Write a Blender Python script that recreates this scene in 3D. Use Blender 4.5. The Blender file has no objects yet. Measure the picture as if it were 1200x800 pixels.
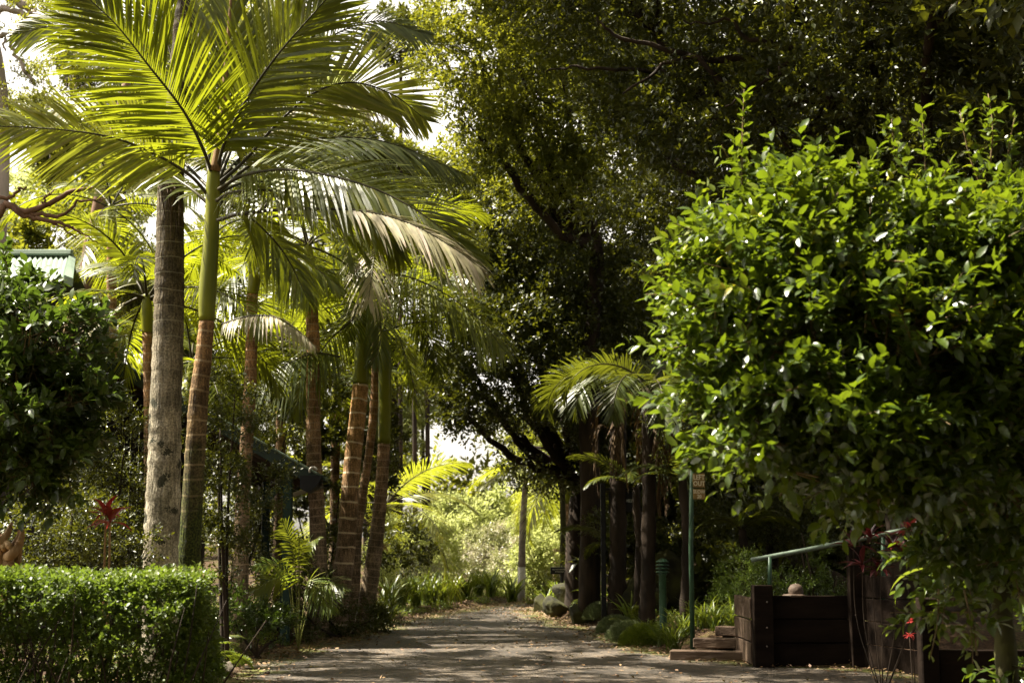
import bpy, bmesh, math, random
import numpy as np
from mathutils import Vector, Matrix

# ------------------------------------------------------------------ camera, world, sun, exposure
scene = bpy.context.scene
C = scene.collection
FOC = 50.0; FPX = 1200 * FOC / 36.0; EYE = 1.5
PITCH = math.atan(240.0 / FPX)
cam_d = bpy.data.cameras.new('camera'); cam = bpy.data.objects.new('camera', cam_d); C.objects.link(cam)
cam_d.lens = FOC; cam_d.sensor_width = 36; cam_d.clip_start = 0.1; cam_d.clip_end = 2000
cam.location = (0, 0, EYE); cam.rotation_euler = (math.pi/2 + PITCH, 0, 0)
cam_d.dof.use_dof = True; cam_d.dof.focus_distance = 15.0; cam_d.dof.aperture_fstop = 2.8
scene.camera = cam

SUN_EL = 56.0; SUN_AZ = -78.0      # azimuth from +Y, clockwise positive: the sun stands ahead and to the left
w = bpy.data.worlds.new('World'); scene.world = w; w.use_nodes = True
nt = w.node_tree; bg = nt.nodes['Background']
sky = nt.nodes.new('ShaderNodeTexSky'); sky.sky_type = 'NISHITA'; sky.sun_disc = False
sky.sun_elevation = math.radians(SUN_EL); sky.sun_rotation = math.radians(SUN_AZ)
sky.air_density = 1.0; sky.dust_density = 3.0
hs = nt.nodes.new('ShaderNodeHueSaturation'); hs.inputs['Saturation'].default_value = 0.12
wm = nt.nodes.new('ShaderNodeMix'); wm.data_type = 'RGBA'; wm.blend_type = 'MULTIPLY'; wm.inputs[0].default_value = 1; wm.inputs[7].default_value = (1.06, 0.98, 0.86, 1)
nt.links.new(sky.outputs[0], hs.inputs['Color']); nt.links.new(hs.outputs[0], wm.inputs[6]); nt.links.new(wm.outputs[2], bg.inputs['Color'])
bg.inputs['Strength'].default_value = 0.05
# white summer haze toward the horizon, the same all round
_tc = nt.nodes.new('ShaderNodeTexCoord'); _sx = nt.nodes.new('ShaderNodeSeparateXYZ'); nt.links.new(_tc.outputs['Generated'], _sx.inputs[0])
_hz = nt.nodes.new('ShaderNodeMapRange'); _hz.interpolation_type = 'SMOOTHSTEP'
for _i, _v in ((1, 0.25), (2, 0.75), (3, 1.7), (4, 1.0)): _hz.inputs[_i].default_value = _v
nt.links.new(_sx.outputs[2], _hz.inputs[0])
_vm = nt.nodes.new('ShaderNodeVectorMath'); _vm.operation = 'SCALE'; nt.links.new(wm.outputs[2], _vm.inputs[0]); nt.links.new(_hz.outputs[0], _vm.inputs[3]); nt.links.new(_vm.outputs[0], bg.inputs['Color'])
sun_d = bpy.data.lights.new('sun', 'SUN'); sun_d.energy = 5.0; sun_d.angle = math.radians(0.5); sun_d.color = (1.0, 0.92, 0.76)
sun = bpy.data.objects.new('sun', sun_d); C.objects.link(sun)
_a, _e = math.radians(SUN_AZ), math.radians(SUN_EL)
SUNV = Vector((math.sin(_a)*math.cos(_e), math.cos(_a)*math.cos(_e), math.sin(_e)))
sun.rotation_euler = SUNV.to_track_quat('Z', 'Y').to_euler()
scene.view_settings.view_transform = 'Standard'; scene.view_settings.look = 'None'
scene.view_settings.exposure = 2.3; scene.view_settings.gamma = 1.0
cy = scene.cycles
cy.max_bounces = 6; cy.diffuse_bounces = 3; cy.glossy_bounces = 2; cy.transmission_bounces = 4
cy.transparent_max_bounces = 4; cy.caustics_reflective = False; cy.caustics_refractive = False
cy.use_adaptive_sampling = True; cy.adaptive_threshold = 0.02; cy.use_denoising = True
cy.sample_clamp_indirect = 4.0

rng = np.random.default_rng(7); random.seed(7)
CP, SP = math.cos(PITCH), math.sin(PITCH)
def at(x, y, Y):
    """world point at forward distance Y that stands where the photograph (1200x800) shows pixel x, y"""
    u = (x - 600) / FPX; v = (400 - y) / FPX
    s = Y / (CP - v * SP)
    return np.array([u * s, Y, EYE + s * (SP + v * CP)])

# ------------------------------------------------------------------ the ground's plan
_Y = [-30, 0, 5, 10, 15.6, 17.7, 18.5, 21.5, 25, 29.4, 34, 38, 44, 60]
_L = [-3.4, -2.4, -2.0, -2.5, -3.45, -3.62, -3.66, -3.4, -2.9, -2.5, -1.5, -0.4, 1.6, 9.0]
_R = [5.0, 5.0, 5.0, 5.0, 5.1, 4.9, 3.35, 2.2, 1.95, 1.1, 0.62, 1.6, 4.2, 12.0]
def eL(y): return np.interp(y, _Y, _L)
def eR(y): return np.interp(y, _Y, _R)
def sm(t): t = np.clip(t, 0, 1); return t * t * (3 - 2 * t)
def gz(x, y):
    x = np.asarray(x, float); y = np.asarray(y, float)
    l = eL(y) - x; r = x - eR(y)
    hL = 0.10 * sm(l / 0.5) + 0.03 * np.clip(l, 0, 12)
    hR = 0.26 * sm(r / 0.5) * sm((y - 18.0) / 1.5) + 0.05 * np.clip(r, 0, 14)
    far = np.clip(y - 44, 0, 60) * 0.03
    return np.where(l > 0, hL, 0) + np.where(r > 0, hR, 0) + far

# ------------------------------------------------------------------ helpers
def link(o, parent=None):
    C.objects.link(o)
    if parent is not None: o.parent = parent
    return o
def tag(o, label=None, cat=None, group=None, kind=None):
    if label: o['label'] = label
    if cat: o['category'] = cat
    if group: o['group'] = group
    if kind: o['kind'] = kind
    return o
def empty(name, loc=(0, 0, 0)):
    o = bpy.data.objects.new(name, None); o.empty_display_size = .1; C.objects.link(o); o.location = loc
    return o

class MB:
    """collects vertices and faces (numpy) and links them as one mesh; vertices carry rnd and len attributes"""
    def __init__(s): s.v = []; s.r = []; s.l = []; s.f = []; s.n = 0; s.m = []
    def add(s, v, faces, rnd=0.5, ln=0.0, mat=0):
        v = np.asarray(v, float).reshape(-1, 3); k = len(v)
        s.v.append(v); s.r.append(np.broadcast_to(np.asarray(rnd, float), (k,)).copy()); s.l.append(np.broadcast_to(np.asarray(ln, float), (k,)).copy())
        if not isinstance(faces, list): faces = [faces]
        for f in faces:
            f = np.asarray(f, int)
            if f.size: s.f.append(f + s.n); s.m.append(np.full(len(f), mat))
        s.n += k
    def mesh(s, name, mats, smooth=True):
        me = bpy.data.meshes.new(name)
        if not s.n: return me
        v = np.concatenate(s.v); me.vertices.add(len(v)); me.vertices.foreach_set('co', v.astype(np.float32).ravel())
        loops = np.concatenate([f.ravel() for f in s.f]); tot = np.concatenate([np.full(len(f), f.shape[1]) for f in s.f])
        start = np.concatenate([[0], np.cumsum(tot)[:-1]])
        me.loops.add(len(loops)); me.loops.foreach_set('vertex_index', loops.astype(np.int32))
        me.polygons.add(len(tot)); me.polygons.foreach_set('loop_start', start.astype(np.int32)); me.polygons.foreach_set('loop_total', tot.astype(np.int32))
        me.polygons.foreach_set('material_index', np.concatenate(s.m).astype(np.int32))
        me.polygons.foreach_set('use_smooth', np.full(len(tot), smooth))
        me.update(calc_edges=True)
        for nm, arr in (('rnd', s.r), ('len', s.l)):
            a = me.attributes.new(nm, 'FLOAT', 'POINT'); a.data.foreach_set('value', np.concatenate(arr).astype(np.float32))
        for m in (mats if isinstance(mats, (list, tuple)) else [mats]): me.materials.append(m)
        return me
    def build(s, name, mats, parent=None, smooth=True, world=True):
        if parent is not None and world and s.n:      # vertices were given in world space
            off = np.array(parent.location)
            p = parent.parent
            while p is not None: off = off + np.array(p.location); p = p.parent
            s.v = [a - off for a in s.v]
        return link(bpy.data.objects.new(name, s.mesh(name, mats, smooth)), parent)

def norm(a): return a / np.maximum(np.linalg.norm(a, axis=-1, keepdims=True), 1e-9)
UP = np.array([0., 0., 1.])

def spline(pts, n):
    """Catmull-Rom through the rows of pts (any number of columns)"""
    p = np.asarray(pts, float); m = len(p)
    if m == 2: t = np.linspace(0, 1, n)[:, None]; return p[0] * (1 - t) + p[1] * t
    q = np.vstack([2*p[0]-p[1], p, 2*p[-1]-p[-2]]); t = np.linspace(0, m - 1 - 1e-6, n); i = t.astype(int); f = (t - i)[:, None]
    a, b, c, d = q[i], q[i+1], q[i+2], q[i+3]
    return .5 * (2*b + (c-a)*f + (2*a-5*b+4*c-d)*f**2 + (3*b-a-3*c+d)*f**3)

def tube(mb, pts, rad, sides=8, mat=0, rnd=.5, ring=None, lump=0.0, cap=True, flat=1.0):
    p = np.asarray(pts, float); n = len(p); rad = np.broadcast_to(np.asarray(rad, float), (n,))
    T = norm(np.gradient(p, axis=0))
    ref = np.array([0., 1., 0.]) if abs(T[0][1]) < .8 else np.array([1., 0., 0.])
    A = norm(np.cross(T, ref)); B = np.cross(T, A)
    th = np.arange(sides) / sides * 2 * np.pi
    R = rad[:, None] * np.ones(sides)
    L = np.concatenate([[0], np.cumsum(np.linalg.norm(np.diff(p, axis=0), axis=1))])
    if ring is not None: R = R * (1 + ring[:, None])
    if lump: R = R * (1 + lump * rng.normal(size=R.shape))
    V = p[:, None, :] + R[..., None] * (np.cos(th)[None, :, None] * A[:, None, :] + flat * np.sin(th)[None, :, None] * B[:, None, :])
    i = np.arange(n - 1)[:, None] * sides; j = np.arange(sides)[None, :]; k = (j + 1) % sides
    F = np.stack([i + j, i + k, i + sides + k, i + sides + j], -1).reshape(-1, 4)
    fs = [F]
    if cap: fs += [np.array([list(range(sides))[::-1]]), np.array([[(n-1)*sides + a for a in range(sides)]])]
    mb.add(V.reshape(-1, 3), fs, rnd, np.repeat(L, sides), mat)

def box(mb, c, s, rz=0.0, rx=0.0, ry=0.0, mat=0, rnd=.5, bev=0.0):
    """a box with its corners cut back by bev"""
    bm = bmesh.new(); bmesh.ops.create_cube(bm, size=1)
    bmesh.ops.scale(bm, vec=s, verts=bm.verts)
    if bev: bmesh.ops.bevel(bm, geom=list(bm.edges), offset=bev, segments=1, affect='EDGES', profile=.5)
    M = Matrix.Translation(Vector(c)) @ Matrix.Rotation(rz, 4, 'Z') @ Matrix.Rotation(ry, 4, 'Y') @ Matrix.Rotation(rx, 4, 'X')
    bmesh.ops.transform(bm, matrix=M, verts=bm.verts)
    bm.verts.index_update(); v = [tuple(x.co) for x in bm.verts]; by = {}
    for f in bm.faces: by.setdefault(len(f.verts), []).append([x.index for x in f.verts])
    mb.add(v, [np.array(a) for a in by.values()], rnd, 0, mat); bm.free()

# ---- leaf templates: x across, y along, z up from the blade
SMALL = (np.array([[0,0,0],[.24,.45,.07],[0,1,0],[-.24,.45,.07]]), [np.array([[0,1,2],[0,2,3]])])
MED = (np.array([[0,0,0],[.21,.26,.05],[.23,.6,.03],[0,1,-.1],[-.23,.6,.03],[-.21,.26,.05],[0,.4,0.0]]), [np.array([[0,1,6],[0,6,5],[6,1,2],[6,4,5],[6,2,3],[6,3,4]])])
BIG = (np.array([[0,0,0],[0,.33,.03],[0,.68,.01],[0,1,-.1],[.19,.2,.07],[.25,.5,.08],[.17,.78,.03],[-.19,.2,.07],[-.25,.5,.08],[-.17,.78,.03]]),
       [np.array([[0,4,1],[0,1,7],[2,6,3],[2,3,9]]), np.array([[1,4,5,2],[1,2,8,7],[2,5,6,2]])[:2], np.array([[2,5,6],[2,9,8]])])
def place(mb, tm, pos, d, nrm, size, rnd, mat=0, asp=1.0):
    tv, tf = tm; N = len(pos)
    if N == 0: return
    d = norm(d); x = norm(np.cross(d, nrm)); z = np.cross(x, d)
    size = np.broadcast_to(size, (N,)); asp = np.broadcast_to(asp, (N,))
    V = pos[:, None, :] + size[:, None, None] * (tv[None, :, 0:1] * x[:, None] * asp[:, None, None] + tv[None, :, 1:2] * d[:, None] + tv[None, :, 2:3] * z[:, None])
    k = len(tv); off = (np.arange(N) * k)[:, None, None]
    mb.add(V.reshape(-1, 3), [(f[None] + off).reshape(-1, f.shape[1]) for f in tf], np.repeat(rnd, k), 0, mat)

def rdir(n): return norm(rng.normal(size=(n, 3)))
def sprigs(mb, tm, o, d, ln, nl, size, mat=0, asp=1.0, spread=.8, upb=1.0, jit=.45, rbase=None, hang=0.0, collect=None):
    """nl leaves alternate along each twig from o in direction d"""
    o = np.asarray(o); n = len(o); d = norm(np.asarray(d))
    t = (np.arange(nl) + .5) / nl
    ln = np.broadcast_to(ln, (n,))
    a = norm(np.cross(d, UP + 1e-3)); b = np.cross(d, a)
    ph = rng.uniform(0, 6.28, n)[:, None] + np.arange(nl)[None] * 2.4 + rng.normal(0, .35, (n, nl))
    rad = np.cos(ph)[..., None] * a[:, None] + np.sin(ph)[..., None] * b[:, None]
    pos = o[:, None] + d[:, None] * (ln[:, None] * t[None])[..., None]
    pos[..., 2] -= hang * (ln[:, None] * t[None] ** 2)
    ld = norm(d[:, None] * (.35 + .6 * t[None, :, None]) + rad * spread + rng.normal(0, .2, (n, nl, 3)) + np.array([0, 0, -.25 * (hang + .3)]))
    nr = norm(UP * upb + rad * -.0 + rng.normal(0, jit, (n, nl, 3)))
    sz = size * rng.uniform(.65, 1.2, (n, nl))
    r0 = rng.uniform(0, 1, n) if rbase is None else rbase
    r = np.clip(.65 * r0[:, None] + .35 * rng.uniform(0, 1, (n, nl)) + .0 * t, 0, 1)
    P, D, Nn, S, R = pos.reshape(-1, 3), ld.reshape(-1, 3), nr.reshape(-1, 3), sz.ravel(), r.ravel()
    if collect is not None: collect.append((P, D, Nn, S, R)); return
    place(mb, tm, P, D, Nn, S, R, mat, asp)

def blob_sprigs(blobs, dens, clump=.35, shell=.55, up=.45, per=14):
    """twig origins and directions inside lumpy ellipsoids: each is made of separate clumps"""
    O, D, R = [], [], []
    for (c, r, *k) in blobs:
        c = np.asarray(c, float); r = np.broadcast_to(np.asarray(r, float), (3,))
        area = (r[0]*r[1] + r[1]*r[2] + r[0]*r[2]) / 3 * 4 * math.pi
        n = int(area * dens * (k[0] if k else 1)); nc = max(4, n // per)
        u = rdir(nc); rr = (shell + (1 - shell) * rng.uniform(0, 1, nc) ** .6)
        cc = c + u * rr[:, None] * r
        i = rng.integers(0, nc, n); off = rng.normal(0, 1, (n, 3)) * clump * r.min() * .45
        off[:, 2] *= .6
        O.append(cc[i] + off); D.append(norm(u[i] * .7 + norm(off) * .6 + np.array([0, 0, up]) + rng.normal(0, .25, (n, 3))))
        R.append(np.clip(rng.uniform(0, 1, nc)[i] * .7 + rng.uniform(0, .3, n), 0, 1))
    return np.vstack(O), np.vstack(D), np.concatenate(R)

# ------------------------------------------------------------------ materials
def newmat(name):
    m = bpy.data.materials.new(name); m.use_nodes = True; n = m.node_tree; n.nodes.clear()
    out = n.nodes.new('ShaderNodeOutputMaterial'); return m, n, out
def nd(n, t, **k):
    a = n.nodes.new(t)
    for q, v in k.items():
        if q in a.inputs.keys() if hasattr(a.inputs, 'keys') else False: a.inputs[q].default_value = v
        else: setattr(a, q, v)
    return a
def ramp(n, stops, src, interp='LINEAR'):
    r = n.nodes.new('ShaderNodeValToRGB'); r.color_ramp.interpolation = interp; e = r.color_ramp.elements
    while len(e) < len(stops): e.new(.5)
    for i, (p, c) in enumerate(stops): e[i].position = p; e[i].color = (*c, 1)
    if src is not None: n.links.new(src, r.inputs[0])
    return r.outputs[0]
def leafmat(name, stops, rough=.4, trans=.35, tcol=(.30, .38, .03), spec=.5, coat=0.0):
    m, n, out = newmat(name)
    at_ = n.nodes.new('ShaderNodeAttribute'); at_.attribute_name = 'rnd'
    col = ramp(n, stops, at_.outputs['Fac'])
    no = nd(n, 'ShaderNodeTexNoise'); no.inputs['Scale'].default_value = 14; tc = n.nodes.new('ShaderNodeTexCoord'); n.links.new(tc.outputs['Object'], no.inputs['Vector'])
    mx = n.nodes.new('ShaderNodeMix'); mx.data_type = 'RGBA'; mx.blend_type = 'MULTIPLY'; mx.inputs[0].default_value = .5
    n.links.new(col, mx.inputs[6]); n.links.new(ramp(n, [(.3, (.6, .6, .6)), (.7, (1.3, 1.25, 1.1))], no.outputs['Fac']), mx.inputs[7])
    b = n.nodes.new('ShaderNodeBsdfPrincipled'); b.inputs['Roughness'].default_value = rough
    b.inputs['Specular IOR Level'].default_value = spec
    n.links.new(mx.outputs[2], b.inputs['Base Color'])
    t = n.nodes.new('ShaderNodeBsdfTranslucent')
    m2 = n.nodes.new('ShaderNodeMix'); m2.data_type = 'RGBA'; m2.blend_type = 'MIX'; m2.inputs[0].default_value = .65
    n.links.new(mx.outputs[2], m2.inputs[6]); m2.inputs[7].default_value = (*tcol, 1); n.links.new(m2.outputs[2], t.inputs['Color'])
    s = n.nodes.new('ShaderNodeMixShader'); s.inputs[0].default_value = trans
    n.links.new(b.outputs[0], s.inputs[1]); n.links.new(t.outputs[0], s.inputs[2]); n.links.new(s.outputs[0], out.inputs[0])
    return m
def solid(name, col, rough=.6, noise=0.25, scale=6.0, col2=None, bump=.0, metal=0.0, detail=6, stretch=(1, 1, 1), spec=.2):
    m, n, out = newmat(name)
    tc = n.nodes.new('ShaderNodeTexCoord'); mp = n.nodes.new('ShaderNodeMapping'); mp.inputs['Scale'].default_value = stretch
    n.links.new(tc.outputs['Object'], mp.inputs['Vector'])
    no = n.nodes.new('ShaderNodeTexNoise'); no.inputs['Scale'].default_value = scale; no.inputs['Detail'].default_value = detail
    n.links.new(mp.outputs[0], no.inputs['Vector'])
    c2 = col2 or tuple(min(1, c * (1 + noise * 2)) for c in col); c1 = col if col2 else tuple(c * (1 - noise) for c in col)
    cr = ramp(n, [(.35, c1), (.65, c2)], no.outputs['Fac'])
    b = n.nodes.new('ShaderNodeBsdfPrincipled'); b.inputs['Roughness'].default_value = rough; b.inputs['Metallic'].default_value = metal; b.inputs['Specular IOR Level'].default_value = spec
    n.links.new(cr, b.inputs['Base Color'])
    if bump:
        bp = n.nodes.new('ShaderNodeBump'); bp.inputs['Strength'].default_value = bump; bp.inputs['Distance'].default_value = .02
        n2 = n.nodes.new('ShaderNodeTexNoise'); n2.inputs['Scale'].default_value = scale * 4; n2.inputs['Detail'].default_value = 8
        n.links.new(mp.outputs[0], n2.inputs['Vector']); n.links.new(n2.outputs['Fac'], bp.inputs['Height']); n.links.new(bp.outputs[0], b.inputs['Normal'])
    n.links.new(b.outputs[0], out.inputs[0]); return m

def barkmat(name, low, high, ringc, ring=.12, h0=1.0, h1=5.0, moss=0.0, moss_h=3.0, spots=0.0, rw=.12, ringk=.8):
    """palm trunk: pale leaf scars every ring metres, colour running from low to high along the trunk, lichen or moss near the foot"""
    m, n, out = newmat(name)
    L = n.nodes.new('ShaderNodeAttribute'); L.attribute_name = 'len'
    tc = n.nodes.new('ShaderNodeTexCoord')
    wob = n.nodes.new('ShaderNodeTexNoise'); wob.inputs['Scale'].default_value = 3; n.links.new(tc.outputs['Object'], wob.inputs['Vector'])
    def M(op, a, b=None, clamp=False):
        q = n.nodes.new('ShaderNodeMath'); q.operation = op; q.use_clamp = clamp
        for i, s in enumerate((a, b)):
            if s is None: continue
            if isinstance(s, (int, float)): q.inputs[i].default_value = s
            else: n.links.new(s, q.inputs[i])
        return q.outputs[0]
    l2 = M('ADD', L.outputs['Fac'], M('MULTIPLY', wob.outputs['Fac'], ring * .45))
    fr = M('FRACT', M('DIVIDE', l2, ring))
    rmask = M('LESS_THAN', fr, rw)
    g = M('DIVIDE', M('SUBTRACT', L.outputs['Fac'], h0), h1 - h0, True)
    mp = n.nodes.new('ShaderNodeMapping'); mp.inputs['Scale'].default_value = (1, 1, .12); n.links.new(tc.outputs['Object'], mp.inputs['Vector'])
    fib = n.nodes.new('ShaderNodeTexNoise'); fib.inputs['Scale'].default_value = 45; fib.inputs['Detail'].default_value = 5; n.links.new(mp.outputs[0], fib.inputs['Vector'])
    def mix(f, a, b, mode='MIX'):
        q = n.nodes.new('ShaderNodeMix'); q.data_type = 'RGBA'; q.blend_type = mode
        if isinstance(f, (int, float)): q.inputs[0].default_value = f
        else: n.links.new(f, q.inputs[0])
        for i, s in ((6, a), (7, b)):
            if isinstance(s, tuple): q.inputs[i].default_value = (*s, 1)
            else: n.links.new(s, q.inputs[i])
        return q.outputs[2]
    c = mix(g, low, high)
    c = mix(.8, c, ramp(n, [(.32, (.45, .45, .45)), (.68, (1.5, 1.5, 1.5))], fib.outputs['Fac']), 'MULTIPLY')
    big = n.nodes.new('ShaderNodeTexNoise'); big.inputs['Scale'].default_value = 4.5; big.inputs['Detail'].default_value = 6; n.links.new(tc.outputs['Object'], big.inputs['Vector'])
    c = mix(.85, c, ramp(n, [(.36, (.40, .40, .36)), (.62, (1.3, 1.3, 1.3))], big.outputs['Fac']), 'MULTIPLY')
    fine = n.nodes.new('ShaderNodeTexNoise'); fine.inputs['Scale'].default_value = 55; fine.inputs['Detail'].default_value = 3; n.links.new(tc.outputs['Object'], fine.inputs['Vector'])
    c = mix(.75, c, ramp(n, [(.38, (.45, .43, .40)), (.62, (1.45, 1.45, 1.45))], fine.outputs['Fac']), 'MULTIPLY')
    c = mix(M('MULTIPLY', M('MULTIPLY', rmask, ringk), ramp(n, [(.30, (.25, .25, .25)), (.5, (1, 1, 1))], big.outputs['Fac'])), c, ringc)
    if moss:
        mn = n.nodes.new('ShaderNodeTexNoise'); mn.inputs['Scale'].default_value = 5; mn.inputs['Detail'].default_value = 7; n.links.new(tc.outputs['Object'], mn.inputs['Vector'])
        gm = M('SUBTRACT', 1.0, M('DIVIDE', L.outputs['Fac'], moss_h), True)
        f = M('MULTIPLY', M('SUBTRACT', M('ADD', mn.outputs['Fac'], M('MULTIPLY', gm, moss)), .75), 3.0, True)
        c = mix(f, c, ramp(n, [(.38, (.010, .014, .003)), (.64, (.060, .072, .008))], fine.outputs['Fac']))
    if spots:
        vo = n.nodes.new('ShaderNodeTexVoronoi'); vo.inputs['Scale'].default_value = 6.3; va = n.nodes.new('ShaderNodeVectorMath'); va.operation = 'MULTIPLY_ADD'; va.inputs[1].default_value = (.10, .10, .10); n.links.new(fine.outputs['Color'], va.inputs[0]); n.links.new(tc.outputs['Object'], va.inputs[2]); vb = n.nodes.new('ShaderNodeVectorMath'); vb.operation = 'MULTIPLY_ADD'; vb.inputs[1].default_value = (.16, .16, .16); n.links.new(wob.outputs['Color'], vb.inputs[0]); n.links.new(va.outputs[0], vb.inputs[2]); n.links.new(vb.outputs[0], vo.inputs['Vector'])
        bn = n.nodes.new('ShaderNodeTexNoise'); bn.inputs['Scale'].default_value = 3.5; n.links.new(tc.outputs['Object'], bn.inputs['Vector']); big_f = bn.outputs['Fac']
        on = M('GREATER_THAN', n_sep(n, vo.outputs['Color']), .45)
        f = M('MULTIPLY', M('LESS_THAN', vo.outputs['Distance'], M('ADD', .02, M('MULTIPLY', M('ADD', M('MULTIPLY', fib.outputs['Fac'], .35), big_f), spots))), on)
        lo = M('LESS_THAN', L.outputs['Fac'], 3.1)
        c = mix(M('MULTIPLY', M('MULTIPLY', f, lo), .9), c, (.022, .024, .012))
    b = n.nodes.new('ShaderNodeBsdfPrincipled'); b.inputs['Roughness'].default_value = .75; b.inputs['Specular IOR Level'].default_value = .2; n.links.new(c, b.inputs['Base Color'])
    bp = n.nodes.new('ShaderNodeBump'); bp.inputs['Strength'].default_value = .9; bp.inputs['Distance'].default_value = .02
    n.links.new(M('ADD', fib.outputs['Fac'], M('MULTIPLY', rmask, .8)), bp.inputs['Height']); n.links.new(bp.outputs[0], b.inputs['Normal'])
    n.links.new(b.outputs[0], out.inputs[0]); return m
def n_sep(n, col):
    s = n.nodes.new('ShaderNodeSeparateColor'); n.links.new(col, s.inputs[0]); return s.outputs[0]

G = lambda *a: [(i / (len(a) - 1), c) for i, c in enumerate(a)]
M_ = {}
M_['bush'] = leafmat('glossy_bush_leaf', [(0, (.020, .038, .005)), (.55, (.044, .074, .007)), (.85, (.12, .145, .010)), (.95, (.46, .40, .012))], rough=.32, trans=.30, tcol=(.24, .33, .010), spec=.55)
M_['bush_dark'] = leafmat('dark_bush_leaf', G((.022, .038, .006), (.045, .07, .010), (.075, .10, .013)), rough=.33, trans=.22, tcol=(.16, .26, .02))
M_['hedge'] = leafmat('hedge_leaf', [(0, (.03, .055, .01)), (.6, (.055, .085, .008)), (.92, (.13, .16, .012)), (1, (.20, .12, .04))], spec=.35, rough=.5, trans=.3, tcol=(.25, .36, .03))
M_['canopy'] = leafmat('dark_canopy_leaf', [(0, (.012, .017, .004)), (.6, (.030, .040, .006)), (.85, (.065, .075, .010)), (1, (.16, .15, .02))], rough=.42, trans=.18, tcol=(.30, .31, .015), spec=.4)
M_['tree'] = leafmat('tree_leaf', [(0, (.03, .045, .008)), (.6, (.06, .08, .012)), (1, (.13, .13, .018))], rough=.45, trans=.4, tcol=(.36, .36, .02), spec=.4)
M_['bright'] = leafmat('sunny_tree_leaf', [(0, (.13, .16, .035)), (.5, (.24, .27, .08)), (.82, (.42, .42, .20)), (1, (.60, .56, .46))], rough=.5, trans=.5, tcol=(.66, .72, .24), spec=.3)  # leaf colour paled to carry the sun and haze of the far end
M_['silver'] = leafmat('pale_shrub_leaf', [(0, (.10, .13, .04)), (.45, (.20, .22, .08)), (.65, (.45, .42, .34)), (1, (.68, .60, .64))], rough=.35, trans=.3, tcol=(.4, .4, .15))
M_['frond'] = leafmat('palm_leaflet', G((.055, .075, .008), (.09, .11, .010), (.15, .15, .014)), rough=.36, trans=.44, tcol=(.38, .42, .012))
M_['frond_dark'] = leafmat('shaded_palm_leaflet', G((.030, .045, .008), (.05, .068, .010), (.08, .09, .015)), rough=.42, trans=.3, tcol=(.26, .28, .015), spec=.4)  # darker copy of the leaflet material, with shade put into its colour
M_['frond_yellow'] = leafmat('yellow_palm_leaflet', G((.09, .11, .012), (.15, .16, .016), (.24, .20, .03)), rough=.38, trans=.48, tcol=(.48, .52, .03))
M_['frond_pale'] = leafmat('bleached_palm_leaflet', G((.22, .22, .10), (.34, .31, .19), (.42, .34, .27)), rough=.5, trans=.3, tcol=(.45, .40, .16))
M_['frond_dead'] = leafmat('dead_palm_leaflet', G((.03, .018, .010), (.06, .038, .02), (.11, .075, .04)), rough=.85, trans=.12, tcol=(.2, .11, .03), spec=.2)
M_['fern'] = leafmat('fern_leaf', G((.05, .09, .012), (.09, .14, .015), (.17, .18, .02)), rough=.45, trans=.4, tcol=(.35, .42, .03))
M_['strap'] = leafmat('strap_leaf', G((.035, .06, .010), (.065, .10, .014), (.14, .17, .035)), rough=.35, trans=.3, tcol=(.30, .36, .02))
M_['moss_plant'] = leafmat('grey_green_cushion', G((.06, .085, .03), (.10, .13, .05), (.16, .17, .09)), rough=.6, trans=.2, tcol=(.2, .25, .08))
M_['red'] = leafmat('red_leaf', G((.10, .012, .014), (.22, .02, .02), (.34, .06, .05)), rough=.35, trans=.3, tcol=(.5, .03, .03))
M_['dkred'] = leafmat('dark_red_leaf', G((.018, .005, .006), (.045, .007, .010), (.09, .012, .014)), rough=.5, trans=.15, tcol=(.12, .01, .01), spec=.3)
M_['litter'] = leafmat('fallen_leaf', G((.07, .035, .018), (.16, .09, .04), (.26, .17, .09), (.20, .13, .10)), rough=.7, trans=.05, spec=.3)
M_['rib'] = solid('palm_midrib', (.035, .030, .012), .45, .2, 10)
M_['rib_pale'] = solid('pale_midrib', (.14, .15, .04), .45, .2, 10)
M_['shaft'] = solid('crownshaft', (.10, .115, .010), .32, .3, 5, col2=(.20, .20, .016), stretch=(1, 1, .2))
M_['shaft_brown'] = solid('sheath', (.17, .10, .04), .5, .2, 8)
M_['bark1'] = barkmat('grey_palm_bark', (.36, .32, .24), (.075, .058, .032), (.26, .24, .17), .17, 2.3, 4.2, moss=0, spots=.52, rw=.07, ringk=.6)
M_['bark2'] = barkmat('mossy_palm_bark', (.10, .075, .035), (.25, .135, .055), (.30, .22, .12), .15, 2.4, 4.0, moss=1.3, moss_h=3.3, rw=.14)
M_['bark3'] = barkmat('brown_palm_bark', (.19, .14, .09), (.27, .14, .06), (.34, .25, .16), .13, 1.5, 5.0, moss=.35, moss_h=2.0, rw=.14)
M_['bark5'] = barkmat('banded_palm_bark', (.20, .14, .09), (.33, .185, .075), (.60, .48, .32), .26, 1.2, 3.6, moss=.28, moss_h=1.6, rw=.12, ringk=1.0)
M_['bark'] = solid('tree_bark', (.014, .010, .007), .9, .4, 5, bump=.6, col2=(.042, .028, .018), stretch=(1, 1, .25))
M_['bark_red'] = solid('reddish_bark', (.09, .048, .028), .8, .3, 5, bump=.6, col2=(.19, .11, .07), stretch=(1, 1, .3))
M_['bark_pale'] = solid('pale_gum_bark', (.22, .18, .15), .7, .3, 4, bump=.4, col2=(.36, .30, .26), stretch=(1, 1, .3))
M_['bark_moss'] = solid('mossy_bark', (.018, .014, .008), .9, .3, 4, bump=.7, col2=(.045, .045, .010))
M_['drift'] = solid('driftwood', (.24, .14, .06), .65, .3, 6, bump=.8, col2=(.48, .32, .16), stretch=(1, 1, .2))
M_['twig'] = solid('twig', (.10, .07, .03), .7, .3, 10)
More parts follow.
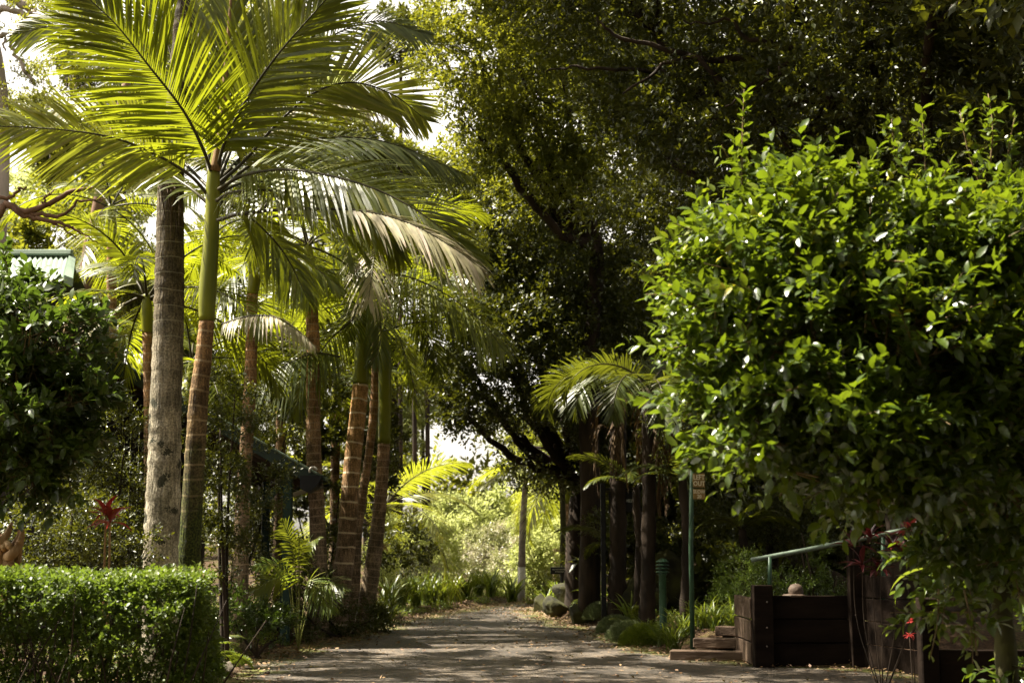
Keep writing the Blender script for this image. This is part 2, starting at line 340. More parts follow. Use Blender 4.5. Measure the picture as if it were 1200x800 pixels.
M_['green_paint'] = solid('dark_green_paint', (.022, .050, .028), .45, .12, 9, bump=.2, col2=(.036, .078, .042))
M_['green_post'] = solid('painted_timber_green', (.012, .028, .022), .6, .2, 8, bump=.3)
M_['rail_paint'] = solid('pale_green_steel', (.10, .13, .10), .35, .1, 20)
M_['roof_dark'] = solid('weathered_green_steel', (.020, .032, .027), .4, .2, 3)
M_['roof_light'] = solid('sage_green_steel', (.16, .21, .165), .5, .12, 3)
M_['wall_dark'] = solid('dark_stained_boards', (.014, .011, .009), .8, .3, 6, bump=.4, stretch=(1, 1, .1))
M_['soffit'] = solid('soffit_boards', (.045, .03, .02), .7, .3, 6)
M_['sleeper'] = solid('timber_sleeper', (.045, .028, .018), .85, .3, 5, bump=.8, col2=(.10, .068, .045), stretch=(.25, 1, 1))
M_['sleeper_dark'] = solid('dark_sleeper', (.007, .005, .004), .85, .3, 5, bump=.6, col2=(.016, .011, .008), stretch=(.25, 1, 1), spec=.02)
M_['rock'] = solid('mossy_boulder', (.020, .019, .014), .9, .3, 3, bump=1.0, col2=(.065, .065, .018))
M_['rock_pale'] = solid('pale_stone', (.20, .17, .13), .8, .3, 5, bump=.8, col2=(.38, .33, .27))
M_['black'] = solid('black_metal', (.010, .010, .012), .5, .1, 10)
M_['pole'] = solid('weathered_pole', (.16, .13, .11), .8, .3, 6, bump=.4)
M_['white'] = solid('white_paint', (.36, .34, .31), .6, .1, 8)
M_['sign_yellow'] = solid('ochre_sign', (.28, .18, .055), .5, .1, 12)
M_['sign_text'] = solid('cream_lettering', (.75, .68, .48), .5, .03, 12)
M_['dim_text'] = solid('grey_lettering', (.40, .42, .38), .5, .03, 12)
M_['terracotta'] = solid('terracotta', (.07, .048, .034), .7, .2, 9, bump=.3)

# ------------------------------------------------------------------ ground and road
def ground_mat():
    m, n, out = newmat('garden_soil'); tc = n.nodes.new('ShaderNodeTexCoord')
    a = n.nodes.new('ShaderNodeTexNoise'); a.inputs['Scale'].default_value = 1.1; a.inputs['Detail'].default_value = 9; n.links.new(tc.outputs['Object'], a.inputs['Vector'])
    b = n.nodes.new('ShaderNodeTexNoise'); b.inputs['Scale'].default_value = 28; b.inputs['Detail'].default_value = 9; n.links.new(tc.outputs['Object'], b.inputs['Vector'])
    c1 = ramp(n, [(.3, (.022, .014, .009)), (.5, (.06, .036, .02)), (.62, (.055, .06, .012)), (.75, (.10, .065, .035))], a.outputs['Fac'])
    mx = n.nodes.new('ShaderNodeMix'); mx.data_type = 'RGBA'; mx.blend_type = 'MULTIPLY'; mx.inputs[0].default_value = .9
    n.links.new(c1, mx.inputs[6]); n.links.new(ramp(n, [(.35, (.4, .4, .4)), (.7, (1.7, 1.6, 1.5))], b.outputs['Fac']), mx.inputs[7])
    p = n.nodes.new('ShaderNodeBsdfPrincipled'); p.inputs['Roughness'].default_value = .9; p.inputs['Specular IOR Level'].default_value = .15; n.links.new(mx.outputs[2], p.inputs['Base Color'])
    bp = n.nodes.new('ShaderNodeBump'); bp.inputs['Strength'].default_value = .9; bp.inputs['Distance'].default_value = .03; n.links.new(b.outputs['Fac'], bp.inputs['Height']); n.links.new(bp.outputs[0], p.inputs['Normal'])
    n.links.new(p.outputs[0], out.inputs[0]); return m
def road_mat():
    m, n, out = newmat('old_asphalt'); tc = n.nodes.new('ShaderNodeTexCoord')
    def noise(sc, det=8, st=(1, 1, 1)):
        mp = n.nodes.new('ShaderNodeMapping'); mp.inputs['Scale'].default_value = st; n.links.new(tc.outputs['Object'], mp.inputs['Vector'])
        a = n.nodes.new('ShaderNodeTexNoise'); a.inputs['Scale'].default_value = sc; a.inputs['Detail'].default_value = det; n.links.new(mp.outputs[0], a.inputs['Vector']); return a.outputs['Fac']
    def mix(f, a, b, mode='MIX'):
        q = n.nodes.new('ShaderNodeMix'); q.data_type = 'RGBA'; q.blend_type = mode
        if isinstance(f, (int, float)): q.inputs[0].default_value = f
        else: n.links.new(f, q.inputs[0])
        for i, s in ((6, a), (7, b)):
            if isinstance(s, tuple): q.inputs[i].default_value = (*s, 1)
            else: n.links.new(s, q.inputs[i])
        return q.outputs[2]
    def M(op, a, b):
        q = n.nodes.new('ShaderNodeMath'); q.operation = op; q.use_clamp = True
        for i, s in enumerate((a, b)):
            if isinstance(s, (int, float)): q.inputs[i].default_value = s
            else: n.links.new(s, q.inputs[i])
        return q.outputs[0]
    base = mix(.55, ramp(n, [(.3, (.034, .027, .020)), (.7, (.085, .070, .054))], noise(.7)), ramp(n, [(.42, (.45, .42, .40)), (.58, (1.3, 1.25, 1.2))], noise(1.6, 10, (1, .35, 1))), 'MULTIPLY')
    vo = n.nodes.new('ShaderNodeTexVoronoi'); vo.inputs['Scale'].default_value = 30; n.links.new(tc.outputs['Object'], vo.inputs['Vector'])
    st = n_sep(n, vo.outputs['Color'])
    c = mix(.8, base, ramp(n, [(0, (.35, .34, .33)), (.6, (1, 1, 1)), (.9, (2.0, 1.9, 1.75)), (1, (3, 2.8, 2.5))], st), 'MULTIPLY')
    c = mix(.6, c, ramp(n, [(.35, (.5, .5, .5)), (.65, (1.4, 1.35, 1.3))], noise(6)), 'MULTIPLY')
    ed = n.nodes.new('ShaderNodeAttribute'); ed.attribute_name = 'rnd'       # 1 at the verge, 0 in the wheel tracks
    mo = M('MULTIPLY', M('SUBTRACT', M('ADD', M('MULTIPLY', noise(2.3), .8), M('MULTIPLY', ed.outputs['Fac'], .68)), .66), 5.0)
    c = mix(mo, c, ramp(n, [(.35, (.04, .045, .008)), (.7, (.15, .15, .015))], noise(9)))
    di = M('MULTIPLY', M('SUBTRACT', M('ADD', M('MULTIPLY', noise(3.1, 10), .8), M('MULTIPLY', ed.outputs['Fac'], .55)), .76), 6.0)
    c = mix(di, c, ramp(n, [(.35, (.05, .028, .016)), (.7, (.15, .09, .05))], noise(22)))
    p = n.nodes.new('ShaderNodeBsdfPrincipled'); p.inputs['Roughness'].default_value = .72; n.links.new(c, p.inputs['Base Color'])
    bp = n.nodes.new('ShaderNodeBump'); bp.inputs['Strength'].default_value = .8; bp.inputs['Distance'].default_value = .012
    n.links.new(vo.outputs['Distance'], bp.inputs['Height']); n.links.new(bp.outputs[0], p.inputs['Normal'])
    n.links.new(p.outputs[0], out.inputs[0]); return m

def sheet(name, xs_f, ys, z_f, mat, rnd_f=None, nx=60):
    mb = MB(); ny = len(ys); V = []; R = []
    for y in ys:
        xs = xs_f(y); V.append(np.stack([xs, np.full(nx, y), z_f(xs, np.full(nx, y))], -1))
        R.append(rnd_f(xs, y) if rnd_f else np.full(nx, .5))
    i = np.arange(ny - 1)[:, None] * nx; j = np.arange(nx - 1)[None]
    mb.add(np.vstack(V), np.stack([i + j, i + j + 1, i + nx + j + 1, i + nx + j], -1).reshape(-1, 4), np.concatenate(R))
    return tag(mb.build(name, mat), kind='structure')
_near = np.sort(np.concatenate([np.linspace(-17, 17, 150), [-600, -250, -100, -50, -28, 28, 50, 100, 250, 600]]))
sheet('ground', lambda y: _near, np.concatenate([[-600, -200, -60, -30], np.linspace(-20, 55, 170), [70, 100, 200, 400, 900]]),
      lambda x, y: gz(x, y) + np.where(np.abs(x) < 18, .02 * np.sin(x * 3.1 + y * 1.7) * (gz(x, y) > .05), 0) - .012, ground_mat(), nx=len(_near))
def road_x(y):
    wob = .10 * math.sin(y * 1.9) + .07 * math.sin(y * 4.3 + 1) + .04 * math.sin(y * 9.1)
    return np.linspace(eL(y) + wob - .05, eR(y) - .8 * wob + .08, 40)
sheet('road', road_x, np.concatenate([np.linspace(-30, 8, 20), np.linspace(8.3, 46, 240)]), lambda x, y: np.full_like(x, .0) + np.clip(y - 44, 0, 60) * .03 + .006, road_mat(),
      lambda xs, y: np.clip(1 - np.minimum(xs - xs[0], xs[-1] - xs) / 1.3, 0, 1), nx=40)

# fallen leaves: thick at the verges, thin on the asphalt
def litter():
    mb = MB()
    N = 12000; y = rng.uniform(14.5, 40, N); side = rng.uniform(0, 1, N) < .5
    d = np.abs(rng.normal(0, .6, N)) * np.where(rng.uniform(0, 1, N) < .6, 1, -.55)
    x = np.where(side, eL(y) - d + .25, eR(y) + d - .25)
    n2 = 2200; y2 = rng.uniform(14.5, 42, n2); x2 = eL(y2) + (eR(y2) - eL(y2)) * rng.uniform(0, 1, n2)
    x = np.concatenate([x, x2]); y = np.concatenate([y, y2]); n = len(x)
    z = np.maximum(gz(x, y), 0) + .018 + rng.uniform(0, .015, n)
    dd = rdir(n); dd[:, 2] *= .25
    nr = norm(UP + rng.normal(0, .35, (n, 3)))
    place(mb, SMALL, np.stack([x, y, z], -1), dd, nr, rng.uniform(.025, .075, n), rng.uniform(0, 1, n), asp=rng.uniform(.7, 1.6, n))
    tag(mb.build('fallen_leaves', M_['litter']), 'brown fallen leaves scattered along both road verges', 'leaf litter', kind='stuff')
litter()
def ground_cover():
    mb = MB(); n = 9000
    y = rng.uniform(12, 46, n); s = rng.uniform(0, 1, n) < .55
    d = rng.exponential(.9, n) + .12
    x = np.where(s, eL(y) - d, eR(y) + d + .1)
    keep = ~((x > 2.2) & (y < 21) & (y > 17)) & ~((x > 3.3) & (y < 19)) ; x, y = x[keep], y[keep]; n = len(x)
    keep = (np.sin(x * 2.3 + 1.7 * np.sin(y * 1.1)) + np.sin(y * 1.9 + x) + rng.normal(0, .5, n)) > -.1; x, y = x[keep], y[keep]; n = len(x)
    o = np.stack([x, y, np.maximum(gz(x, y), 0)], -1); d = norm(UP + rng.normal(0, .5, (n, 3)))
    sprigs(mb, SMALL, o, d, rng.uniform(.05, .16, n), 5, .05)
    tag(mb.build('ground_cover', M_['fern']), 'low green creeping plants covering the soil beside the road', 'ground cover', kind='stuff')
ground_cover()

# ------------------------------------------------------------------ palms
def frond_geo(path, L, upv, n=62, wdt=.030, droop=.25, fold=.12, a0=72, a1=22, bare=.16, seedmess=.05, mb=None, curl=0.0, droop_dir=None, ragged=0.0):
    """a feather frond: two rows of narrow leaflets off a curved midrib"""
    mb = mb or MB()
    p = spline(path, n); T = norm(np.gradient(p, axis=0)); upv = np.asarray(upv, float)
    side = norm(np.cross(T, upv)); nr = np.cross(side, T)
    s = np.linspace(0, 1, n)
    for sg in (-1, 1):
        k = np.where(s > bare)[0]; u = (s[k] - bare) / (1 - bare); m = len(k)
        prof = np.clip(np.sin(math.pi * (.16 + .80 * u)) ** .75, .15, 1) * rng.uniform(.88, 1.05, m)
        if ragged: prof *= np.where(rng.uniform(0, 1, m) < ragged, rng.uniform(.2, .7, m), 1)
        ang = np.radians(a0 + (a1 - a0) * u ** 1.1 + rng.normal(0, 3.5, m))
        tilt = fold + rng.normal(0, seedmess, m)
        d = norm(np.cos(ang)[:, None] * T[k] + np.sin(ang)[:, None] * (side[k] * sg * np.cos(tilt)[:, None] + nr[k] * np.sin(tilt)[:, None]))
        Lk = L * prof; ts = np.array([0, .25, .55, .82, 1.0]); wp = np.array([.35, 1, .95, .55, .04]) * wdt
        g = np.array([0, 0, -1.0]) if droop_dir is None else np.asarray(droop_dir, float)
        dr = droop * rng.uniform(.6, 1.4, m)
        P = p[k][:, None] + d[:, None] * (Lk[:, None] * ts[None])[..., None] + g * (Lk[:, None] * dr[:, None] * ts[None] ** 2.2)[..., None]
        wv = norm(np.cross(nr[k], d) + nr[k] * (rng.normal(.25 * sg, .22, m))[:, None])
        A = P - wv[:, None] * wp[None, :, None] * .5; B = P + wv[:, None] * wp[None, :, None] * .5
        V = np.stack([A, B], 2).reshape(-1, 3)
        o = (np.arange(m) * 10)[:, None]; q = np.arange(4)[None] * 2
        F = np.stack([o + q, o + q + 1, o + q + 3, o + q + 2], -1).reshape(-1, 4)
        mb.add(V, F, np.repeat(np.clip(.5 + rng.normal(0, .22, m), 0, 1), 10))
    return mb, p
def add_frond(root, path, L, upv, mat='frond', rib='rib', r0=.022, label=None, **k):
    mb, p = frond_geo(path, L, upv, **k)
    f = mb.build('frond', M_[mat], root)
    if label: f['label'] = label
    rb = MB(); tube(rb, p, np.linspace(r0, .004, len(p)), 5, rnd=.5)
    off = np.array(root.location); rb.v = [a - off for a in rb.v]
    o = rb.build('midrib', M_[rib], f, world=False)
    return f
def auto_frond(root, c, az, el, Lf, mat='frond', droop=70, rib='rib', L=None, **k):
    a = math.radians(az); n = 9; p = [np.array(c, float)]
    for i in range(n):
        s = (i + .5) / n; e = math.radians(el - droop * s ** 1.25); st = Lf / n
        p.append(p[-1] + st * np.array([math.sin(a) * math.cos(e), math.cos(a) * math.cos(e), math.sin(e)]))
    roll = rng.normal(0, .35); h = np.array([math.cos(a), -math.sin(a), 0])
    upv = norm(UP + h * roll)
    return add_frond(root, p, L or Lf * .27, upv, mat, rib, **k)
def palm(Y, px, bark, label, shaft=None, fronds=(), group=None, sides=16, auto=None, kindname='palm_tree', shaft_mat='shaft', ringstep=.13):
    """px: trunk as (x, y, width) in photo pixels from the foot up; shaft: the same for the green crownshaft"""
    pts = []
    k = (lambda x, y, w_: (*at(x, y, Y), w_ * (.9 if Y > 18 else 1) / FPX * Y / 2))
    b = at(px[0][0], px[0][1], Y); g = float(gz(b[0], b[1]))
    root = empty(kindname, (float(b[0]), Y, g)); tag(root, label, 'palm tree', group)
    rows = [k(*q) for q in px]
    if rows[0][2] > g + .05: rows.insert(0, (rows[0][0] + (rows[0][0]-rows[1][0])*.15, Y, g - .08, rows[0][3] * 1.12))
    n = max(40, int((rows[-1][2] - rows[0][2]) / .045)); sp = spline(rows, n)
    L = np.concatenate([[0], np.cumsum(np.linalg.norm(np.diff(sp[:, :3], axis=0), axis=1))])
    fr = (L / ringstep) % 1; ring = np.where(fr < .18, .035, 0) - fr * .03
    sp[:, 0] += .012 * np.sin(L * 1.7 + Y); mb = MB(); tube(mb, sp[:, :3], sp[:, 3], sides, ring=ring, lump=.012)
    mb.build('trunk', M_[bark], root)
    top = sp[-1]
    if shaft:
        rr = [(*top[:3], top[3] * 1.02)] + [k(*q) for q in shaft]; ss = spline(rr, 26); mb = MB(); tube(mb, ss[:, :3], ss[:, 3], sides, lump=.01)
        mb.build('crownshaft', M_[shaft_mat], root); top = ss[-1]
    c = top[:3] - np.array([0, 0, .05])
    if auto:
        for q in auto: auto_frond(root, c + rng.normal(0, .02, 3), **q)
    return root, c

def crown(n, Lf, els=(15, 75), mat='frond', az0=0, skip=None, droop=(50, 95), pale=0, **k):
    out = []
    for i in range(n):
        az = az0 + i * 137.5 + rng.normal(0, 8); el = els[0] + (els[1] - els[0]) * (i / max(1, n - 1)) + rng.normal(0, 5)
        m = 'frond_pale' if i < pale else mat
        out.append(dict(az=az, el=el, Lf=Lf * rng.uniform(.85, 1.1), mat=m, droop=rng.uniform(*droop), **k))
    return out

# the thick grey trunk: its crown stands above the frame
p1, c1 = palm(15, [(190, 720, 43), (190, 662, 42), (192, 560, 39), (193, 470, 37), (197, 380, 36), (200, 300, 34), (202, 200, 30), (207, 130, 28), (214, 40, 26), (222, -40, 24), (232, -160, 22)], 'bark1',
     'thick grey palm trunk with dark lichen spots behind the clipped hedge', shaft=[(236, -200, 25), (240, -250, 14)], ringstep=.17, sides=24,
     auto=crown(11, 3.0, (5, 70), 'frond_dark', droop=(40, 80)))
# hanging fibres on its trunk
mb = MB()
for i in range(16):
    x0 = 196 + rng.uniform(-12, 10); y0 = rng.uniform(196, 225); q = [at(x0, y0, 14.80), at(x0 + rng.uniform(0, 7), y0 + 12, 14.74), at(x0 + rng.uniform(3, 9), y0 + rng.uniform(25, 75), 14.76)]
    tube(mb, spline(q, 8), np.linspace(.007, .002, 8), 4, rnd=rng.uniform())
mb.build('fibre', M_['frond_dead'], p1)
# the palm in front of it with a green crownshaft and the large crown
p2, c2 = palm(14.2, [(222, 700, 26), (224, 640, 26), (229, 540, 24), (232, 470, 23), (237, 420, 20), (241, 376, 18)], 'bark2',
     'palm with mossy foot, orange banded trunk and huge crown over the hedge', shaft=[(243, 345, 21), (247, 290, 19), (249, 245, 17), (250, 210, 16), (254, 170, 8)])
def F2(pts, L, nv=(0, -1, .25), mat='frond', dz=0, **k):
    """frond of the large crown: pts = (x, y, Y); nv = the way its face looks"""
    k['n'] = int(k.get('n', 60) * 1.45)
    return add_frond(p2, [at(*q) for q in pts], L * 1.15, nv, mat, **k)
F2([(250, 208, 14.2), (238, 175, 14.0), (215, 130, 13.8), (175, 78, 13.6), (135, 28, 13.5), (92, -12, 13.5)], .92, (.1, -1, -.15), n=74, droop=.10, a0=66)
F2([(247, 232, 14.2), (222, 205, 14.1), (180, 180, 14.0), (130, 161, 13.9), (60, 151, 13.8), (-30, 147, 13.8)], .72, (.1, -1, .2), 'frond_yellow', n=74, bare=.24, droop=.18, a0=62, ragged=.06)
F2([(254, 205, 14.2), (263, 168, 14.0), (290, 115, 13.9), (325, 65, 13.8), (362, 22, 13.7), (400, -20, 13.7)], .82, (-.1, -1, -.1), n=74, droop=.08, a0=64)
F2([(256, 215, 14.3), (285, 190, 14.4), (325, 145, 14.5), (370, 108, 14.6), (415, 97, 14.7), (462, 112, 14.8), (498, 140, 14.9)], .74, (.1, -1, .1), 'frond_yellow', n=74, droop=.05, a0=66)
F2([(256, 222, 14.1), (285, 206, 13.9), (335, 199, 13.7), (395, 208, 13.5), (450, 226, 13.4), (505, 258, 13.3), (560, 306, 13.3)], .72, (-.2, -.8, .7), n=78, droop=.24, a0=62)
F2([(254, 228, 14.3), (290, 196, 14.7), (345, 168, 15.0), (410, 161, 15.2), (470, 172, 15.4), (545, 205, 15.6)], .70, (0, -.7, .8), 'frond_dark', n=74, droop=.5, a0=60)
F2([(255, 258, 14.0), (285, 250, 13.7), (345, 245, 13.4), (420, 247, 13.2), (480, 262, 13.1), (530, 290, 13.0), (560, 312, 13.0)], .46, (0, -.55, .9), 'frond_pale', n=66, droop=.5, a0=45, rib='rib', bare=.45, label='bleached ageing frond reaching to the right')
F2([(252, 215, 14.2), (262, 150, 14.4), (268, 70, 14.5), (270, -40, 14.6)], .85, (.0, -1, 0), n=70, droop=.02, a0=42, rib='rib_pale')
F2([(246, 240, 14.2), (225, 222, 14.3), (195, 200, 14.6), (165, 165, 14.9), (150, 150, 15.0)], .34, (.3, -.6, .8), 'frond', n=34, droop=.5)
F2([(250, 210, 14.4), (235, 150, 14.9), (205, 80, 15.2), (190, 20, 15.4), (180, -40, 15.5)], .75, (.2, -1, 0), n=66, droop=.1)
F2([(256, 212, 14.5), (285, 140, 15.0), (315, 70, 15.3), (330, 0, 15.6)], .75, (-.2, -1, 0), 'frond_yellow', n=66, droop=.1)
F2([(258, 210, 14.6), (300, 168, 15.1), (350, 130, 15.4), (400, 118, 15.5), (455, 130, 15.5)], .34, (0, -.4, .9), 'frond_pale', n=46, droop=.75, a0=50, bare=.3, label='twisted bleached frond in the middle of the crown')
F2([(254, 235, 14.0), (275, 225, 13.8), (330, 224, 13.6), (390, 236, 13.5), (440, 262, 13.5), (470, 300, 13.5)], .5, (0, -.6, .8), 'frond', n=60, droop=.45)
F2([(250, 230, 14.5), (285, 215, 15.3), (340, 215, 15.8), (400, 235, 16.1), (450, 275, 16.2)], .5, (0, -.6, .8), 'frond_dark', n=60, droop=.6)
F2([(250, 225, 14.5), (215, 190, 15.2), (165, 140, 15.6), (110, 120, 15.8), (60, 130, 16)], .5, (0, -.9, .5), 'frond_yellow', n=60, droop=.4)
F2([(252, 215, 14.6), (275, 160, 15.4), (320, 95, 15.9), (375, 50, 16.2), (440, 25, 16.4), (500, 40, 16.5)], .62, (0, -.9, .4), 'frond_dark', n=60, droop=.35)
F2([(252, 225, 14.7), (290, 185, 15.6), (350, 185, 16.2), (420, 200, 16.6), (480, 240, 16.8)], .62, (0, -.7, .6), 'frond', n=60, droop=.5)
F2([(250, 235, 14.5), (270, 240, 15.0), (305, 265, 15.3), (335, 300, 15.4), (360, 350, 15.4)], .5, (0, -.8, .5), 'frond', n=50, droop=.5)
F2([(248, 215, 14.5), (225, 130, 15.1), (150, 60, 15.5), (80, 30, 15.7), (20, 40, 15.8)], .6, (.2, -.9, .2), 'frond', n=60, droop=.25)
F2([(250, 215, 14.5), (240, 140, 15.3), (232, 60, 15.8), (240, -30, 16.2)], .7, (0, -1, 0), 'frond', n=60, droop=.1)
# the spear leaf and sheath of the crown
mb = MB(); tube(mb, spline([at(252, 200, 14.15), at(258, 160, 14.15), at(264, 90, 14.2), at(272, -20, 14.2)], 20), np.linspace(.055, .012, 20), 8); mb.build('spear_leaf', M_['shaft_brown'], p2)

p3, c3 = palm(20, [(279, 735, 23), (281, 690, 22), (285, 600, 19), (290, 500, 17), (293, 430, 16), (296, 345, 15)], 'bark3', 'slim brown palm whose trunk rises just right of the hedge end',
     shaft=[(299, 320, 17), (301, 280, 18), (302, 255, 10)],
     auto=crown(9, 2.1, (-5, 70), az0=20, droop=(60, 110)))
add_frond(p3, [at(300, 310, 20), at(325, 300, 19.7), at(360, 308, 19.4), (at(400, 338, 19.3))], .5, (0, -.6, .8), 'frond', n=56, droop=.45, bare=.08)
add_frond(p3, [at(260, 380, 18.8), at(290, 371, 18.6), at(320, 371, 18.4), (at(345, 385, 18.3)), at(368, 405, 18.2)], .32, (0, -.4, .9), 'frond_pale', n=46, droop=.9, bare=.02, label='bleached drooping frond across the trunks')
p4, c4 = palm(24, [(374, 735, 27), (373, 690, 25), (371, 600, 21), (368, 520, 20), (367, 430, 19), (364, 350, 16)], 'bark3', 'grey brown palm trunk behind the low roof corner',
     shaft=[(362, 320, 19), (361, 285, 10)], auto=crown(10, 2.6, (-10, 70), 'frond_dark', az0=80, droop=(60, 110)))
add_frond(p4, [at(398, 418, 23.8), at(372, 414, 23.5), at(345, 422, 23.3), at(318, 440, 23.2), at(296, 462, 23.2)], .62, (0, -.5, .85), 'frond_dark', n=60, droop=1.1, bare=.02)
p5, c5 = palm(25, [(393, 745, 27), (398, 690, 26), (405, 640, 25), (412, 560, 23), (418, 500, 22), (422, 450, 21)], 'bark5', 'palm with bright green crownshaft and pale rings leading a clump beside the road',
     shaft=[(424, 425, 21), (426, 395, 20), (428, 360, 15), (430, 338, 8)],
     auto=crown(9, 2.7, (20, 78), az0=75, droop=(70, 120)))
add_frond(p5, [at(432, 345, 24.8), at(436, 300, 24.2), at(440, 272, 23.6), at(440, 285, 22.9), at(436, 320, 22.5), at(432, 352, 22.4)], .75, (0, -.8, .6), 'frond_pale', n=60, droop=.5, a0=60, bare=.3, label='pale arching frond bending forward over the crownshaft')
add_frond(p5, [at(432, 340, 25), at(460, 322, 24.8), at(505, 335, 24.6), at(560, 372, 24.5), at(590, 410, 24.4)], .95, (0, -.75, .65), 'frond', n=64, droop=.5, bare=.12)
add_frond(p5, [at(428, 345, 25), at(402, 322, 24.6), at(362, 322, 24.3), at(322, 345, 24.1), at(290, 385, 24)], .8, (0, -.7, .7), 'frond', n=64, droop=.5, bare=.12)
add_frond(p5, [at(428, 350, 25), at(412, 375, 24.4), at(385, 400, 24.1), at(360, 440, 24.0), at(345, 485, 24)], .6, (0, -.8, .5), 'frond', n=56, droop=.6, bare=.12)
p6, c6 = palm(25.8, [(424, 742, 24), (430, 700, 23), (440, 640, 20), (447, 580, 17), (450, 520, 16)], 'bark3', 'darker slim palm curving right from the same roadside clump',
     shaft=[(451, 470, 17), (451, 420, 17), (448, 385, 10)], auto=crown(9, 2.6, (-5, 70), 'frond', az0=10, droop=(60, 110)))
p6b, _ = palm(26.3, [(413, 742, 18), (415, 690, 15), (420, 620, 13), (431, 540, 11), (438, 470, 11), (441, 400, 10)], 'bark3', 'rough dark palm stem wedged in the middle of the roadside clump',
     shaft=[(441, 380, 15), (442, 350, 9)], auto=crown(7, 2.3, (-5, 65), 'frond_dark', az0=50, droop=(60, 110)))
# palms further back on the left
def back_palm(x, y, Y, w_, n, Lf, mat, label, els=(-15, 70), az0=0, foot=None, pale=0):
    fx = foot or x - 6
    return palm(Y, [(fx, 740, w_ * 1.3), (fx + 2, 640, w_ * 1.1), (x, y + 45, w_)], 'bark3', label, shaft=[(x, y + 20, w_ * 1.15), (x, y, w_ * .6)], group='palms in the thicket', auto=crown(n, Lf, els, mat, az0=az0, droop=(50, 100), pale=pale))
back_palm(172, 345, 20, 14, 12, 2.4, 'frond', 'palm behind the thick grey trunk with fronds over the green roof', az0=-60, foot=176, pale=1)
back_palm(330, 400, 28, 12, 11, 2.8, 'frond', 'shaded palm between the slim brown palm and the roof corner', az0=40)
back_palm(225, 420, 24, 12, 10, 2.4, 'frond', 'low sunlit palm seen between the two nearest trunks', az0=20, foot=222)
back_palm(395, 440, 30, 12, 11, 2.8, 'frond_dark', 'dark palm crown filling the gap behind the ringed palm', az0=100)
back_palm(452, 590, 35, 14, 11, 2.9, 'frond_yellow', 'sunlit yellow green palm leaning out over the far roadside', els=(-10, 60), az0=90, foot=446)
back_palm(130, 240, 27, 13, 10, 2.6, 'frond', 'palm crown above the green metal roof', az0=60, foot=132)
back_palm(665, 545, 40, 14, 11, 3.0, 'frond_yellow', 'sunlit palm with hanging yellow fronds right of the far road', els=(-25, 55), az0=-70, foot=668)
back_palm(640, 552, 46, 8, 10, 2.8, 'frond_yellow', 'small far palm with pale fronds at the end of the road', els=(-25, 55), az0=-60, foot=650)
# young palm by the roadside clump
YY = 21.5; yb = at(350, 738, YY); yp = empty('young_palm', (float(yb[0]), YY, float(gz(yb[0], YY)))); tag(yp, 'young stemless palm with bright arching fronds beside the clump of trunks', 'palm')
b = np.array(yp.location)
for i, (mid, tip, m, L_) in enumerate((((338, 672), (298, 664), 'fern', .30), ((362, 680), (388, 716), 'fern', .36), ((345, 655), (330, 610), 'frond_dark', .35), ((352, 655), (372, 632), 'frond_dark', .32), ((335, 680), (300, 692), 'frond', .4), ((370, 690), (400, 690), 'frond_dark', .4), ((350, 665), (350, 625), 'frond_dark', .3))):
    dy = -.35 - .08 * i; p1_ = at(*mid, YY + dy); p2_ = at(*tip, YY + dy - .3)
    add_frond(yp, [b, (b * .5 + p1_ * .5) + [0, 0, .08], p1_, (p1_ + p2_) / 2 + [0, 0, .08], p2_], L_, (0, -.75, .65), m, n=34, wdt=.032, droop=.35, bare=.42, r0=.009, rib='rib_pale')

# skirted palms on the right
def skirt_palm(Y, x, top, w_, label, fr):
    b = at(x, 740, Y); g = float(gz(b[0], Y)); root = empty('fan_palm', (float(b[0]), Y, g)); tag(root, label, 'palm tree', 'palms with skirts of dead fronds')
    sp = spline([(b[0], Y, g - .1, w_ * 1.2), (*at(x + 2, 640, Y), w_), (*at(x + 3, top, Y), w_)], 40); mb = MB(); tube(mb, sp[:, :3], sp[:, 3], 12, lump=.08); mb.build('trunk', M_['bark'], root)
    c = at(x + 3, top, Y)
    for i in range(6):
        az = rng.uniform(0, 6.28); h = rng.uniform(0, 1); q = c + np.array([math.cos(az) * w_, math.sin(az) * w_, -h * .9]); ln = rng.uniform(.7, 1.5)
        o = np.array([math.cos(az), math.sin(az), 0])
        mb, p = frond_geo([q, q + o * .22 + UP * .1, q + o * .34 - UP * ln * .4, q + o * .26 - UP * ln], .35, o, n=26, wdt=.03, droop=.7, a0=35, a1=12, bare=.1, ragged=.3)
        mb.build('dead_frond', M_['frond_dead'], root)
    for q in fr: auto_frond(root, c, **q)
    return c
skirt_palm(26, 722, 450, .15, 'dark palm with a brown skirt of dead fronds behind the black sign', [dict(az=a, el=e, Lf=1.8, mat='frond_dark', droop=d_ + 20, L=.62) for a, e, d_ in ((-95, 35, 110), (-140, 30, 110), (170, 40, 120), (120, 30, 100), (60, 45, 90), (0, 50, 90), (-50, 50, 80))])
skirt_palm(24, 758, 455, .12, 'second skirted palm hung with drooping fronds left of the green sign post', [dict(az=a, el=e, Lf=1.9, mat='frond_dark', droop=d_, L=.6) for a, e, d_ in ((-100, 50, 130), (-150, 30, 120), (175, 20, 120), (110, 30, 100), (30, 45, 90), (-40, 40, 90))])

